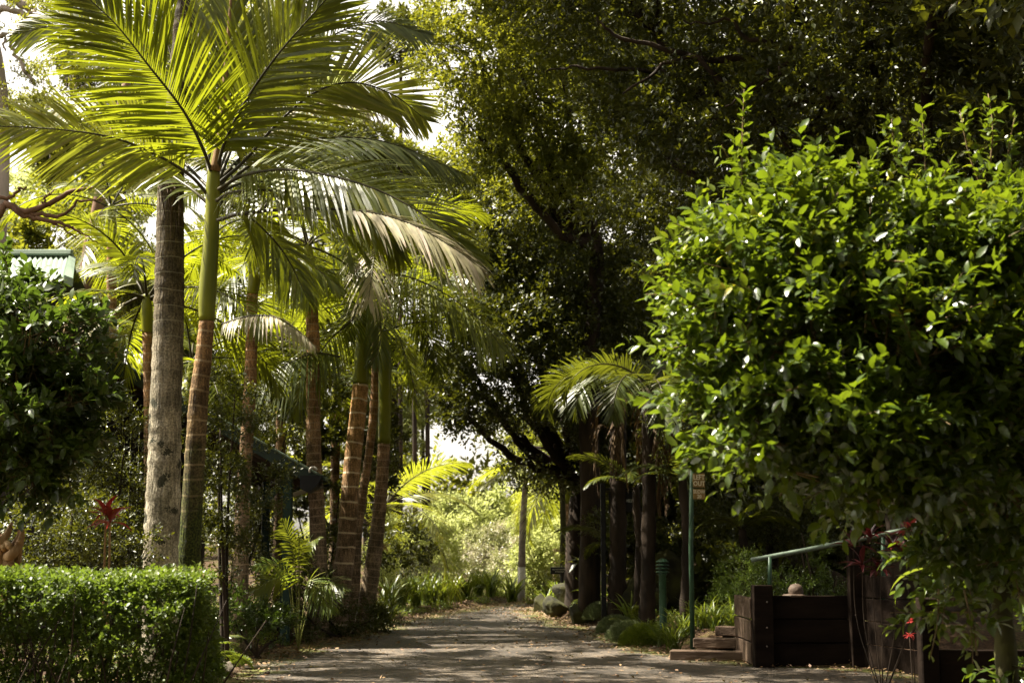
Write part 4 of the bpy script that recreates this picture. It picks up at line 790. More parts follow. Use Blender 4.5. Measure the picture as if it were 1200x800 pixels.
def leaf_variants(mat, tm, name, n=8):
    out = []
    for i in range(n):
        mb = MB(); tv = tm[0].copy(); tv[:, 2] -= tv[:, 1] ** 2 * rng.uniform(-.05, .22); tv[:, 0] *= rng.uniform(.85, 1.15)
        mb.add(tv, tm[1], (i + .5) / n); out.append(mb.mesh(name, mat, smooth=True))
    return out
def leafy(root, col, mat, tm, eye=(0, 0, 1.5), n_parts=300, asp=1.0):
    """the leaves nearest the camera become parts of their own, the rest one mass"""
    P = np.vstack([c[0] for c in col]); D = norm(np.vstack([c[1] for c in col])); N = np.vstack([c[2] for c in col]); S = np.concatenate([c[3] for c in col]); R = np.concatenate([c[4] for c in col])
    off = P - np.array(eye); dist = np.linalg.norm(off, axis=1); ang = np.arctan2(off[:, 0], off[:, 1]); el = off[:, 2] / off[:, 1]
    vis = (np.abs(ang) < .36) & (el > -.095) & (el < .385)
    x = norm(np.cross(D, N)); z = np.cross(x, D); face = np.abs((z * norm(off)).sum(1))
    # cheap front test: keep the nearest leaf in each small cell of direction
    cell = np.round(ang / .012).astype(int) * 4096 + np.round(el / .012).astype(int)
    score = np.where(vis, S / dist * (.3 + face) * 8, -1) - dist * .35
    order = np.argsort(-score); seen = set(); pick = []
    for i in order:
        if not vis[i] or cell[i] in seen: continue
        seen.add(cell[i]); pick.append(i)
        if len(pick) >= n_parts: break
    rest = np.ones(len(P), bool); rest[pick] = False
    mb = MB(); place(mb, MED, P[rest], D[rest], N[rest], S[rest], R[rest], asp=asp); f = mb.build('foliage', M_[mat], root); f['kind'] = 'stuff'
    vs = leaf_variants(M_[mat], tm, 'leaf'); o0 = np.array(root.location)
    for i in pick:
        m = Matrix(((x[i][0] * asp, D[i][0], z[i][0]), (x[i][1] * asp, D[i][1], z[i][1]), (x[i][2] * asp, D[i][2], z[i][2]))).to_4x4()
        o = bpy.data.objects.new('leaf', vs[min(7, int(R[i] * 8))]); o.matrix_world = Matrix.Translation(Vector(P[i] - o0)) @ m @ Matrix.Scale(float(S[i]), 4)
        link(o, root)
def bigbush(label, base, blobs, dens, size, mat, shoots=(), nl=9, ln=.3, tm=BIG, stems=(), shell=.6, up=.35, name='large_leaved_bush', asp=1.0, mist=None):
    g = float(gz(*base)); root = empty(name, (float(base[0]), float(base[1]), g)); tag(root, label, 'bush')
    for st in stems: sp = spline(st, 20); mb = MB(); tube(mb, sp[:, :3], sp[:, 3], 9, lump=.06); mb.build('trunk', M_['bark_moss'], root)
    col = []; O, D, R = blob_sprigs(blobs, dens, .45, shell, up)
    # twigs stay in their blobs' skins; new growth at the top is yellower
    hi = np.percentile(O[:, 2], 70); R = np.clip(R * .62 + .15 * (O[:, 2] > hi), 0, 1); yl = rng.uniform(0, 1, len(R)) < .10; R = np.where(yl & (O[:, 2] > hi - .4), rng.uniform(.9, 1, len(R)), R)
    sprigs(None, tm, O, D, ln * rng.uniform(.6, 1.3, len(O)), nl, size, rbase=R, jit=.4, collect=col, hang=.15)
    k = rng.choice(len(O), min(len(O), 700), replace=False); tw = MB()
    for i in k: tube(tw, np.stack([O[i] - D[i] * .25, O[i], O[i] + D[i] * ln * .9]), (.007, .005, .002), 3, cap=False)
    for a, c in shoots:
        a = np.array(a); c = np.array(c); L = float(np.linalg.norm(c - a)); q = spline([a, (a + c) / 2 + rng.normal(0, .02, 3), c], 8); tube(tw, q, np.linspace(.007, .003, 8), 4)
        sprigs(None, tm, [a], [c - a], L, int(L / .030), size * .95, rbase=np.array([.78]), jit=.35, collect=col, spread=1.0)
        for j in range(3):
            s = q[rng.integers(2, 6)]; dd = norm((c - a) / L + rng.normal(0, .5, 3)); sprigs(None, tm, [s], [dd], L * .35, 7, size * .85, rbase=np.array([.75]), collect=col)
    leafy(root, col, mat, tm, asp=asp)
    tw.build('twigs', M_['twig'], root)['kind'] = 'stuff'
    return root
# big bush on the right, close to the camera
bl = [B(960, 320, 8.6, (.72, .6, .50)), B(1080, 325, 8.8, (.7, .6, .45)), B(905, 330, 8.4, (.42, .45, .42)), B(888, 410, 8.2, (.36, .45, .40)), B(1000, 420, 8.2, (.75, .6, .45)), B(1130, 400, 8.6, (.7, .6, .55)), B(1200, 300, 9.2, (.55, .6, .5)), B(945, 490, 8.0, (.50, .5, .28)),
      B(1050, 520, 8.2, (.6, .5, .30)), B(1170, 520, 8.4, (.6, .5, .5)), B(905, 268, 8.8, (.25, .3, .2)), B(1240, 380, 8.8, (.6, .6, .8)), B(1010, 560, 8.0, (.45, .35, .12)), B(1150, 640, 8.6, (.28, .35, .25), .7), B(1120, 715, 8.3, (.13, .2, .12), .6), B(1200, 620, 8.8, (.35, .35, .35), .6), B(1220, 740, 8.9, (.3, .3, .35), .4)]
sh = [(at(870, 240, 8.5), at(872, 105, 8.4)), (at(900, 230, 8.6), at(845, 170, 8.5)), (at(1070, 220, 8.7), at(1045, 140, 8.6)), (at(1085, 220, 8.8), at(1080, 125, 8.8)), (at(1160, 200, 8.9), at(1158, 110, 8.9)), (at(1150, 220, 9), at(1125, 130, 9)), (at(1180, 200, 8.9), at(1190, 135, 8.8)), (at(960, 230, 8.6), at(955, 170, 8.5)),
      (at(830, 270, 8.4), at(790, 262, 8.3)), (at(820, 345, 8.2), at(757, 345, 8.1)), (at(830, 300, 8.3), at(785, 300, 8.2)), (at(840, 400, 8.1), at(775, 410, 8.0)), (at(840, 500, 8.1), at(800, 545, 8.0)), (at(990, 560, 8), at(1030, 600, 7.9)), (at(1100, 690, 8.2), at(1090, 770, 8.1)), (at(1130, 690, 8.2), at(1140, 780, 8.1)), (at(1180, 600, 8.3), at(1195, 700, 8.2)), (at(1050, 250, 8.4), at(1005, 190, 8.4))]
bigbush('big glossy leaved bush with yellow green new growth filling the right side', (at(1175, 700, 9)[0], 9.0), bl, 98, .088, 'bush', shoots=sh, nl=10, ln=.26, asp=1.0,
        stems=[[(*at(1178, 900, 9), .085), (*at(1180, 790, 9), .07), (*at(1172, 700, 9), .06), (*at(1150, 560, 8.9), .045), (*at(1090, 400, 8.7), .03)], [(*at(1172, 720, 9), .05), (*at(1190, 560, 9), .045), (*at(1200, 350, 9), .02)], [(*at(1150, 560, 8.9), .035), (*at(1050, 460, 8.6), .025), (*at(930, 380, 8.4), .012)]])
bl = [B(-10, 395, 12.4, (.62, .5, .52)), B(45, 400, 12.0, (.42, .45, .50)), B(30, 480, 11.9, (.5, .45, .45)), B(-30, 500, 12.2, (.6, .5, .6)), B(50, 530, 12.0, (.34, .4, .30)), B(5, 555, 12.0, (.45, .4, .16)), B(0, 345, 12.5, (.36, .4, .25)), B(-70, 430, 12.4, (.6, .6, .8), .4)]
bigbush('rounded dark green bush with oval leaves above the left of the hedge', (at(-30, 700, 12.2)[0], 12.2), bl, 88, .108, 'bush_dark', nl=9, ln=.2, stems=[[(*at(-30, 800, 12.2), .06), (*at(-28, 650, 12.2), .05), (*at(-10, 500, 12.2), .03)]],
        shoots=[(at(10, 320, 12.3), at(0, 280, 12.3)), (at(95, 430, 11.8), at(115, 440, 11.7)), (at(80, 560, 11.8), at(98, 590, 11.7))], shell=.7)

# ------------------------------------------------------------------ strap-leaved plants
def strap_meshes(mat, n=6, L=.5, w_=.022):
    out = []
    for i in range(n):
        bend = rng.uniform(.5, 1.3); t = np.linspace(0, 1, 8); e = np.radians(rng.uniform(70, 85)) - bend * t ** 1.3 * 1.5
        y = np.concatenate([[0], np.cumsum(np.cos(e[:-1]) * L / 7)]); z = np.concatenate([[0], np.cumsum(np.sin(e[:-1]) * L / 7)]); ww = w_ * np.array([.7, .9, 1, 1, .95, .8, .5, .05])
        V = np.stack([np.stack([-ww / 2, y, z + ww * .2], -1), np.stack([ww * 0, y, z], -1), np.stack([ww / 2, y, z + ww * .2], -1)], 1).reshape(-1, 3); a = np.arange(7)[:, None] * 3
        F = np.concatenate([np.stack([a + j, a + j + 1, a + j + 4, a + j + 3], -1).reshape(-1, 4) for j in (0, 1)])
        mb = MB(); mb.add(V, F, (i + .5) / n); out.append(mb.mesh('leaf', M_[mat]))
    return out
SM = strap_meshes('strap'); SL = strap_meshes('strap', 6, .8, .045); SF = strap_meshes('fern', 6, .7, .035)
def strap_clump(x, y, n, meshes, label, group, sc=1.0):
    g = float(max(gz(x, y), 0)); root = empty('strap_leaved_plant', (x, y, g)); tag(root, label, 'plant', group)
    for i in range(n):
        o = bpy.data.objects.new('leaf', meshes[rng.integers(0, len(meshes))]); o.location = (rng.normal(0, .05) * sc, rng.normal(0, .05) * sc, -.01)
        o.rotation_euler = (rng.normal(0, .12), rng.normal(0, .12), rng.uniform(0, 6.28)); s = sc * rng.uniform(.7, 1.15); o.scale = (s, s, s * rng.uniform(.8, 1.1)); link(o, root)
rt = [(775, 728, 21.8, 'strap leaved tuft at the foot of the green bollard'), (800, 722, 21.4, 'strap leaved tuft right of the bollard'), (790, 738, 20.8, 'strap leaved tuft overhanging the lowest timber step'), (822, 722, 21.6, 'strap leaved tuft at the base of the green sign post'),
      (838, 728, 21.1, 'strap leaved tuft between the sign post and the steps'), (858, 718, 21.5, 'strap leaved tuft below the round shrub'), (874, 722, 21.0, 'strap leaved tuft beside the dark gate post'), (760, 734, 22.4, 'reddish edged tuft left of the bollard'), (812, 712, 22.6, 'strap leaved tuft behind the sign post foot'), (893, 700, 20.5, 'small tuft behind the gate post')]
for x, y, Y, lab in rt: strap_clump(float(at(x, y, Y)[0]), Y, 46, SM, lab, 'strap leaved tufts by the steps', 1.05)
lt = [(470, 33.0, 'dark strap leaved clump nearest the roadside palms'), (487, 33.6, 'second dark clump along the left border'), (503, 34.3, 'dark strap leaved clump halfway along the left border'), (518, 35.2, 'strap leaved clump before the sunny end of the border'), (532, 36.4, 'sunlit strap leaved clump where the border ends'), (455, 30.5, 'shaded clump beside the palm bases'),
      (546, 37.6, 'bright clump at the bend'), (575, 39.5, 'low bright clump across the road end'), (600, 38.8, 'bright clump left of the boulders'), (478, 35.6, 'clump in the second row of the left border'), (498, 36.6, 'paler clump in the second row of the left border'), (560, 40.5, 'clump behind the bright bend')]
for x, Y, lab in lt: strap_clump(float(at(x, 700, Y)[0]), Y, 44, SL, lab, 'strap leaved border on the left verge', 1.1)
for x, Y, lab in ((655, 33.5, 'pale green clump behind the first boulder'), (640, 35.5, 'clump beside the leaning slab of rock'), (690, 31.0, 'clump above the big dark boulder'), (740, 25.5, 'clump between the boulders and the bollard'), (455, 28.0, 'clump by the curved palm stem')): strap_clump(float(at(x, 700, Y)[0]), Y, 40, SF, lab, 'green clumps among the boulders', .9)

# ferns and cushions at the near left verge
def fern(x, y, n, L, mat, label, group='ferns by the hedge end', az=(0, 360)):
    g = float(gz(x, y)); root = empty('fern', (x, y, g)); tag(root, label, 'fern', group)
    for i in range(n):
        a = rng.uniform(*az); auto_frond(root, (x, y, g + .05), az=a, el=rng.uniform(40, 75), Lf=L * rng.uniform(.7, 1.1), mat=mat, droop=rng.uniform(70, 120), rib='rib_pale', L=L * .16, n=26, wdt=.02, r0=.005, bare=.12, droop_dir=(0, 0, -1))
fern(-3.75, 17.0, 9, .75, 'fern', 'yellow green fern arching out beside the end of the hedge')
fern(-3.62, 16.0, 8, .55, 'fern', 'small fern under the corner of the hedge')
fern(-3.9, 18.6, 9, .7, 'frond_dark', 'dark broad fern behind the grey cushion plants')
fern(float(at(740, 700, 25)[0]), 24.5, 8, .8, 'frond_dark', 'dark fern spreading left of the bollard', 'ferns on the right bank')
fern(float(at(705, 700, 28)[0]), 29.0, 8, .9, 'fern', 'fern rising behind the big boulder', 'ferns on the right bank')
def tree_fern(x, ytop, Y, n, L, label):
    c = at(x, ytop, Y); g = float(gz(c[0], Y)); root = empty('tree_fern', (float(c[0]), Y, g)); tag(root, label, 'tree fern', 'tree ferns under the canopy')
    mb = MB(); sp = spline([(c[0], Y, g, .09), (c[0] + .05, Y, (g + c[2]) / 2, .08), (*c, .07)], 16); tube(mb, sp[:, :3], sp[:, 3], 8, lump=.1); mb.build('trunk', M_['bark'], root)
    for i in range(n): auto_frond(root, c, az=i * 137.5, el=rng.uniform(20, 55), Lf=L * rng.uniform(.8, 1.1), mat='frond_dark', droop=rng.uniform(60, 90), L=L * .2, n=34, wdt=.03, r0=.008, bare=.1)
tree_fern(745, 570, 25.5, 10, 1.3, 'dark tree fern beside the black sign board')
tree_fern(800, 560, 23.5, 9, 1.1, 'tree fern behind the green sign post')
tree_fern(720, 640, 27, 8, 1.2, 'low tree fern above the boulders')
tree_fern(870, 620, 24, 8, 1.1, 'tree fern behind the round shrub')
def cushion(x, y, r, mat, label, hgt=.22, red=False):
    g = float(gz(x, y)); root = empty('cushion_plant', (x, y, g)); tag(root, label, 'plant', 'low cushion plants on the verges')
    mb = MB(); n = int(5200 * r * r / .06); u = rdir(n); u[:, 2] = np.abs(u[:, 2]); o = np.array([x, y, g]) + u * np.array([r, r, hgt]) * rng.uniform(.7, 1, n)[:, None]
    place(mb, SMALL, o, norm(u + rng.normal(0, .4, (n, 3)) + UP * .3), rdir(n), rng.uniform(.02, .06, n), rng.uniform(0, 1, n), asp=.35)
    f = mb.build('foliage', M_[mat], root); f['kind'] = 'stuff'
cushion(-3.55, 15.6, .32, 'moss_plant', 'soft grey green cushion against the hedge end', .34)
cushion(-3.55, 16.7, .26, 'moss_plant', 'feathery cushion plant beside the pale stone', .28)
cushion(-3.42, 14.8, .26, 'moss_plant', 'low cushion at the bottom edge by the hedge', .2)
cushion(-3.55, 18.4, .24, 'fern', 'small bright green cushion at the edge of the asphalt', .14)
for x, Y, m, lab in ((735, 23.2, 'moss_plant', 'grey cushion left of the bollard bed'), (752, 22.2, 'fern', 'mossy cushion spilling toward the road'), (722, 25.0, 'moss_plant', 'pale cushion right of the dark boulder'), (705, 27.5, 'moss_plant', 'white tipped cushion on top of the bank')): cushion(float(at(x, 700, Y)[0]), Y, .36, m, lab, .32)

# stones
def stone(x, y, s, mat, label, seed, zoff=0.0, name='boulder', group='boulders along the right verge', sub=4):
    r = np.random.default_rng(seed); bm = bmesh.new(); bmesh.ops.create_icosphere(bm, subdivisions=sub, radius=1)
    ph = r.uniform(0, 6.28, 9); pl = [(norm(r.normal(size=3)), r.uniform(.5, .85)) for _ in range(15)]
    for v in bm.verts:
        c = np.array(v.co); k = 1 + .10 * math.sin(3 * c[0] + ph[0]) + .10 * math.sin(4 * c[1] + ph[1]) + .08 * math.sin(5 * c[2] + ph[2]) + .03 * math.sin(11 * c[0] + ph[3]) * math.sin(9 * c[1] + ph[4]); c = c * k * (1 + .04 * math.sin(17 * c[0] + ph[5]) * math.sin(15 * c[2] + ph[6]) + r.normal(0, .006))
        for n_, d_ in pl:
            e = float(c @ n_) - d_
            if e > 0: c = c - n_ * e * .9
        v.co = Vector(c * np.array(s))
    bm.faces.ensure_lookup_table(); bm.verts.index_update(); mb = MB(); g = float(max(gz(x, y), 0)) + zoff
    mb.add([tuple(v.co) for v in bm.verts], np.array([[v.index for v in f.verts] for f in bm.faces])); bm.free()
    o = mb.build(name, M_[mat]); o.location = (x, y, g + s[2] * .55); tag(o, label, 'rock', group); return o
stone(float(at(683, 720, 28)[0]), 28.0, (.36, .3, .30), 'rock', 'big dark mossy boulder at the road edge', 1)
stone(float(at(653, 715, 31)[0]), 31.0, (.34, .3, .30), 'rock', 'mossy boulder left of the biggest one', 2)
stone(float(at(634, 710, 33.5)[0]), 33.5, (.20, .3, .28), 'rock', 'narrow leaning boulder at the far end of the row', 3)
stone(float(at(668, 705, 32)[0]), 32.2, (.5, .3, .32), 'rock', 'grey boulder behind the front row', 4)
stone(float(at(698, 735, 25.5)[0]), 25.8, (.13, .1, .07), 'rock_pale', 'small brown stone in front of the biggest boulder', 5, sub=2)
stone(float(at(625, 722, 31)[0]), 30.6, (.22, .25, .05), 'rock', 'flat slab lying on the asphalt edge', 6, sub=2)
stone(float(at(755, 700, 26)[0]), 26.0, (.5, .4, .42), 'rock', 'upright mossy rock behind the bollard bed', 7)
stone(float(at(790, 690, 26)[0]), 26.6, (.8, .4, .75), 'rock', 'large shaded rock behind the green bollard', 8)
stone(-3.42, 17.4, (.13, .12, .10), 'rock_pale', 'whitish stone among the cushion plants by the hedge', 9, group='pale stones by the left verge')
stone(-3.25, 18.0, (.12, .09, .035), 'rock_pale', 'flat pinkish white stone at the left edge of the asphalt', 10, group='pale stones by the left verge')
stone(-2.9, 17.2, (.05, .05, .03), 'terracotta', 'small terracotta coloured stone on the verge', 11, group='pale stones by the left verge', sub=2)
for i in range(14):
    y = rng.uniform(15.5, 30); s = rng.uniform(0, 1) < .6; x = float(eL(y) + rng.normal(0, .12)) if s else float(eR(y) + rng.normal(0, .12))
    if x > 2.3 and y < 20.6: continue
    q = rng.uniform(.018, .045); stone(x, float(y), (q * 1.3, q, q * .7), 'rock_pale', 'small loose stone on the left verge of the road' if s else 'small loose stone on the right verge of the road', 100 + i, name='pebble', group='loose stones on the left verge' if s else 'loose stones on the right verge', sub=1)

# ------------------------------------------------------------------ buildings
def wall_quad(mb, pts, mat=0): mb.add(pts, np.array([[0, 1, 2, 3]]), .5, 0, mat)
def building():
    Y = 22.0; E = at(372, 556, Y); A = at(100, 402, Y); sl = (A[2] - E[2]) / (A[0] - E[0])
    xr = -8.5; zr = E[2] + sl * (xr - E[0]); back = 28.0; xl = 2 * xr - E[0]
    root = empty('garden_building', (float(xr), 26.0, 0.2)); tag(root, 'dark timber building with a green gable roof behind the palms', 'building')
    def slope(x0, z0, x1, z1, nm):
        mb = MB(); n = 90; t = np.linspace(0, 1, 2); ys = np.linspace(Y - .02, back, n); V = []
        for i, y in enumerate(ys):
            w_ = .012 * (1 if i % 2 else -1)
            V += [(x0, y, z0 + w_ + .02), (x1, y, z1 + w_ + .02), (x0, y, z0 + w_ - .02), (x1, y, z1 + w_ - .02)]
        a = np.arange(n - 1) * 4; F = np.concatenate([np.stack([a, a + 1, a + 5, a + 4], -1), np.stack([a + 2, a + 6, a + 7, a + 3], -1), np.stack([a + 1, a + 3, a + 7, a + 5], -1), np.array([[0, 2, 3, 1]])]); mb.add(V, F); return mb.build(nm, M_['roof_dark'], root, smooth=False)
    slope(xr, zr, E[0] + .12, E[2] - .12 * abs(sl), 'roof'); slope(xr, zr, xl, E[2], 'roof')
    L = math.hypot(E[0] - xr, E[2] - zr); an = math.atan2(E[2] - zr, E[0] - xr)
    mb = MB(); box(mb, ((E[0] + xr) / 2, Y - .03, (E[2] + zr) / 2 - .10), (L, .03, .19), ry=-an, bev=.004); mb.build('barge_board', M_['roof_dark'], root, smooth=False)
    mb = MB(); box(mb, ((E[0] + xr) / 2, Y - .045, (E[2] + zr) / 2 + .015), (L, .08, .03), ry=-an, bev=.004); mb.build('roof_flashing', M_['rail_paint'], root, smooth=False)
    mb = MB(); box(mb, ((xl + xr) / 2, Y - .03, (E[2] + zr) / 2 - .10), (L, .03, .19), ry=an, bev=.004); mb.build('barge_board', M_['roof_dark'], root, smooth=False)
    # boards of the gable wall, set back under the roof
    wy = Y + 2.2; x = -12.5
    while x < -5.0:
        top = zr - abs(sl) * abs(x - xr) - .12; mb = MB(); box(mb, (x + .07, wy + rng.uniform(-.004, .004), top / 2), (.136, .03, top), bev=.004); mb.build('board', M_['wall_dark'], root, smooth=False); x += .142
    mb = MB(); box(mb, (-5.0 + .02, (wy + back) / 2, 1.5), (.1, back - wy, 3.0)); mb.build('side_wall', M_['wall_dark'], root, smooth=False)
    # rafters of the open verandah
    for i in range(9):
        y = Y + .15 + i * .7; mb = MB(); box(mb, ((E[0] + xr) / 2 - .02, y, (E[2] + zr) / 2 - .12), (L - .2, .05, .14), ry=-an, bev=.005); mb.build('rafter', M_['soffit'], root, smooth=False)
    mb = MB(); box(mb, (E[0] - .35, (Y + back) / 2, E[2] - .12 + .35 * abs(sl)), (.09, back - Y - .3, .18), bev=.006); mb.build('beam', M_['soffit'], root, smooth=False)
    px_ = at(337, 600, Y + .15)[0]
    for yy in (Y + .15, Y + 3.6):
        mb = MB(); box(mb, (px_, yy, 1.32), (.14, .14, 2.66), bev=.012); mb.build('post', M_['green_post'], root, smooth=False)
        mb = MB(); box(mb, (px_ - .22, yy, 2.32), (.55, .06, .08), ry=-.8, bev=.006); mb.build('brace', M_['green_post'], root, smooth=False)
    # gutter along the eave and its boxed end
    mb = MB(); th = np.linspace(math.pi, 2 * math.pi, 9); prof = [(E[0] + .14 + .065 * math.cos(a), E[2] - .13 + .065 * math.sin(a)) for a in th]; V = [(x, y, z) for y in (Y - .05, back) for x, z in prof]
    a = np.arange(8); mb.add(V, np.stack([a, a + 1, a + 10, a + 9], -1)); mb.build('gutter', M_['roof_dark'], root)
    mb = MB(); e = at(367, 550, Y - .1); th = np.linspace(.2, math.pi * 1.15, 12); sp = np.stack([e[0] + .058 * np.cos(th), np.full(12, Y - .09), e[2] + .058 * np.sin(th) - .02], -1); tube(mb, sp, .017, 6); mb.build('pipe_end', M_['white'], root)
    # dark hanging end of the eave
    P = [at(352, 557, Y), at(379, 557, Y), at(371, 570, Y), at(361, 577, Y), at(352, 572, Y)]; mb = MB(); n = len(P); V = [(p[0], yy, p[2]) for yy in (Y - .06, Y + .35) for p in P]
    mb.add(V, [np.array([list(range(n))[::-1], [n + i for i in range(n)]]), np.array([[i, (i + 1) % n, n + (i + 1) % n, n + i] for i in range(n)])]); mb.build('eave_box', M_['black'], root, smooth=False)
    # the side of the building runs back and to the left
    for o in root.children:
        for v in o.data.vertices:
            yy = v.co.y + 26.0 - Y
            if yy > .4: v.co.x -= (yy - .4) * .29
building()
def green_roof():
    Y = 21.0; a = at(-40, 300, Y); b = at(81, 301, Y); c = at(75, 326, Y - .8); d = at(-40, 326, Y - .8)
    root = empty('green_roofed_building', (float(a[0]), Y + 1.2, .2)); tag(root, 'building corner with a pale sage corrugated metal roof above the left bush', 'building')
    mb = MB(); n = 60; V = []
    for i in range(n):
        t = i / (n - 1); w_ = .022 * math.sin(i * math.pi / 1.5); p = a * (1 - t) + b * t; q = d * (1 - t) + c * t; V += [p + [0, -w_ * .3, w_], q + [0, -w_ * .3, w_]]
    k = np.arange(n - 1) * 2; mb.add(V, np.stack([k, k + 1, k + 3, k + 2], -1)); mb.build('roof', M_['roof_light'], root)
    mb = MB(); box(mb, (a + b) / 2 + [0, .02, .04], (b[0] - a[0] + .1, .16, .09), rx=-.3, bev=.015); mb.build('ridge_cap', M_['roof_light'], root, smooth=False)
    v = c - b; mb = MB(); q = np.array([b + [0, 0, .05], c + [0, 0, .05], c + [.13, 0, 0], b + [.10, 0, 0], b + [0, .0, -.1], c + [0, 0, -.1], c + [.13, 0, -.12], b + [.10, 0, -.12]])
    mb.add(q, [np.array([[0, 1, 2, 3], [7, 6, 5, 4], [3, 2, 6, 7], [0, 4, 5, 1], [1, 5, 6, 2], [0, 3, 7, 4]])]); mb.build('verge_trim', M_['roof_light'], root, smooth=False)
    zz = c[2] - .12
    for i in range(18):
        mb = MB(); box(mb, (c[0] - .2 - i * .22, Y - .55, zz / 2), (.21, .03, zz), bev=.004); mb.build('board', M_['wall_dark'], root, smooth=False)
    mb = MB(); box(mb, (b[0] - .06, Y + .9, (zz + .2) / 2), (.1, 2.8, zz + .2)); mb.build('side_wall', M_['wall_dark'], root, smooth=False)
    mb = MB(); V = [a + [0, .02, 0], b + [0, .02, 0], b + [0, 2.6, -1.0], a + [0, 2.6, -1.0]]; wall_quad(mb, V); mb.build('roof', M_['roof_light'], root, smooth=False)
green_roof()

# ------------------------------------------------------------------ driftwood, cordylines, red plants
dw = empty('driftwood_stump', (float(at(8, 700, 12.9)[0]), 12.9, .15)); tag(dw, 'pale twisted driftwood stump rising behind the left end of the hedge', 'driftwood')
mb = MB(); DY = 12.7
for q, r in (([(6, 720), (7, 668), (12, 648), (22, 632), (26, 614)], (.12, .085, .06, .045, .02)), ([(-14, 648), (0, 655), (13, 650), (23, 636), (27, 620)], (.05, .05, .055, .045, .018)), ([(-6, 700), (-4, 655), (0, 636), (9, 624), (14, 612)], (.10, .075, .05, .035, .015)), ([(18, 720), (19, 672), (22, 650), (24, 632)], (.07, .05, .035, .02)), ([(-8, 622), (4, 632), (12, 640), (20, 640)], (.04, .035, .04, .03)), ([(10, 700), (13, 670), (10, 650), (3, 640)], (.06, .05, .04, .03))):
    sp = spline([(*at(a, b_, DY + rng.uniform(-.12, .12)), rr) for (a, b_), rr in zip(q, r)], 26); sp[:, 3] *= .8; tube(mb, sp[:, :3], sp[:, 3], 12, lump=.04)
mb.build('stump', M_['drift'], dw)
def cordyline(x, ytop, Y, label, mat, stems, nleaf, L, name='cordyline', cat='plant', smat='drift'):
    b = at(x, 700, Y); g = float(gz(b[0], Y)); root = empty(name, (float(b[0]), Y, g)); tag(root, label, cat)
    ms = []
    for i in range(5):
        t = np.linspace(0, 1, 7); bd = rng.uniform(.3, 1.2); e = -bd * t ** 1.4; y = np.concatenate([[0], np.cumsum(np.cos(e[:-1]) / 6)]); z = np.concatenate([[0], np.cumsum(np.sin(e[:-1]) / 6)]); ww = .22 * np.array([.25, .6, .95, 1, .85, .5, .03])
        V = np.stack([np.stack([-ww / 2, y, z + ww * .25], -1), np.stack([ww * 0, y, z], -1), np.stack([ww / 2, y, z + ww * .25], -1)], 1).reshape(-1, 3); a = np.arange(6)[:, None] * 3
        F = np.concatenate([np.stack([a + j, a + j + 1, a + j + 4, a + j + 3], -1).reshape(-1, 4) for j in (0, 1)]); m_ = MB(); m_.add(V, F, (i + .5) / 5); ms.append(m_.mesh('leaf', M_[mat]))
    for (tx, ty) in stems:
        c = at(tx, ty, Y); mb = MB(); sp = spline([(b[0] + (c[0] - b[0]) * .1, Y, g, .014), (c[0] + .01, Y, (g + c[2]) / 2, .011), (*c, .009)], 14); tube(mb, sp[:, :3], sp[:, 3] * (1 if smat == 'drift' else .45), 7); mb.build('stem', M_[smat], root)
        for i in range(nleaf):
            o = bpy.data.objects.new('leaf', ms[i % 5]); o.location = Vector(c - np.array(root.location)) + Vector((0, 0, .0)); s = L * rng.uniform(.7, 1.1); o.scale = (s, s, s); o.rotation_euler = (math.radians(rng.uniform(-15, 75)), 0, i * 2.4 + rng.normal(0, .2)); link(o, root)
cordyline(124, 606, 12.6, 'red leaved cordyline on thin stems above the hedge', 'red', [(124, 604), (129, 612)], 10, .24)
cordyline(1030, 640, 15, 'dark red leaved shrub in front of the tall gate post', 'dkred', [(1000, 640), (1020, 630), (1045, 645), (1030, 668), (1060, 650), (1010, 662), (1066, 622)], 12, .26, smat='bark')
cordyline(1066, 740, 11.5, 'cluster of bright red leaves beside the lower right planks', 'red', [(1066, 745), (1068, 728)], 10, .07, name='red_flower', smat='bark')
cordyline(1075, 668, 10.5, 'strappy pale leaved plant leaning out of the dark lower right', 'strap', [(1090, 665)], 5, .34, name='strappy_plant', smat='bark')

# ------------------------------------------------------------------ right side: steps, retaining wall, rail, bollard, signs
ZW = 18.3
def steps():
    c = at(840, 765, 20); root = empty('timber_steps', (float(c[0]), 20.4, 0.0)); tag(root, 'low weathered timber sleeper steps beside the dark gate post', 'steps')
    for i, (xa, ya, xb, yb) in enumerate(((790, 760, 884, 772), (818, 745, 884, 753), (845, 737, 884, 743))):
        Y = 19.4 + i * .5; a = at(xa, ya, Y); b = at(xb, yb, Y - .25); z = .07 + i * .13; m = (a + b) / 2; an = math.atan2(b[1] - a[1], b[0] - a[0])
        mb = MB(); box(mb, (m[0], m[1], z), (np.linalg.norm((b - a)[:2]) + .1, .22, .13), rz=an, bev=.012); mb.build('sleeper', M_['sleeper'], root, smooth=False)
        mb = MB(); box(mb, (m[0] + .05, m[1] + .32, z - .02), (np.linalg.norm((b - a)[:2]), .42, .10), rz=an, bev=.01); mb.build('tread', M_['litter'] if False else M_['sleeper'], root, smooth=False)
steps()
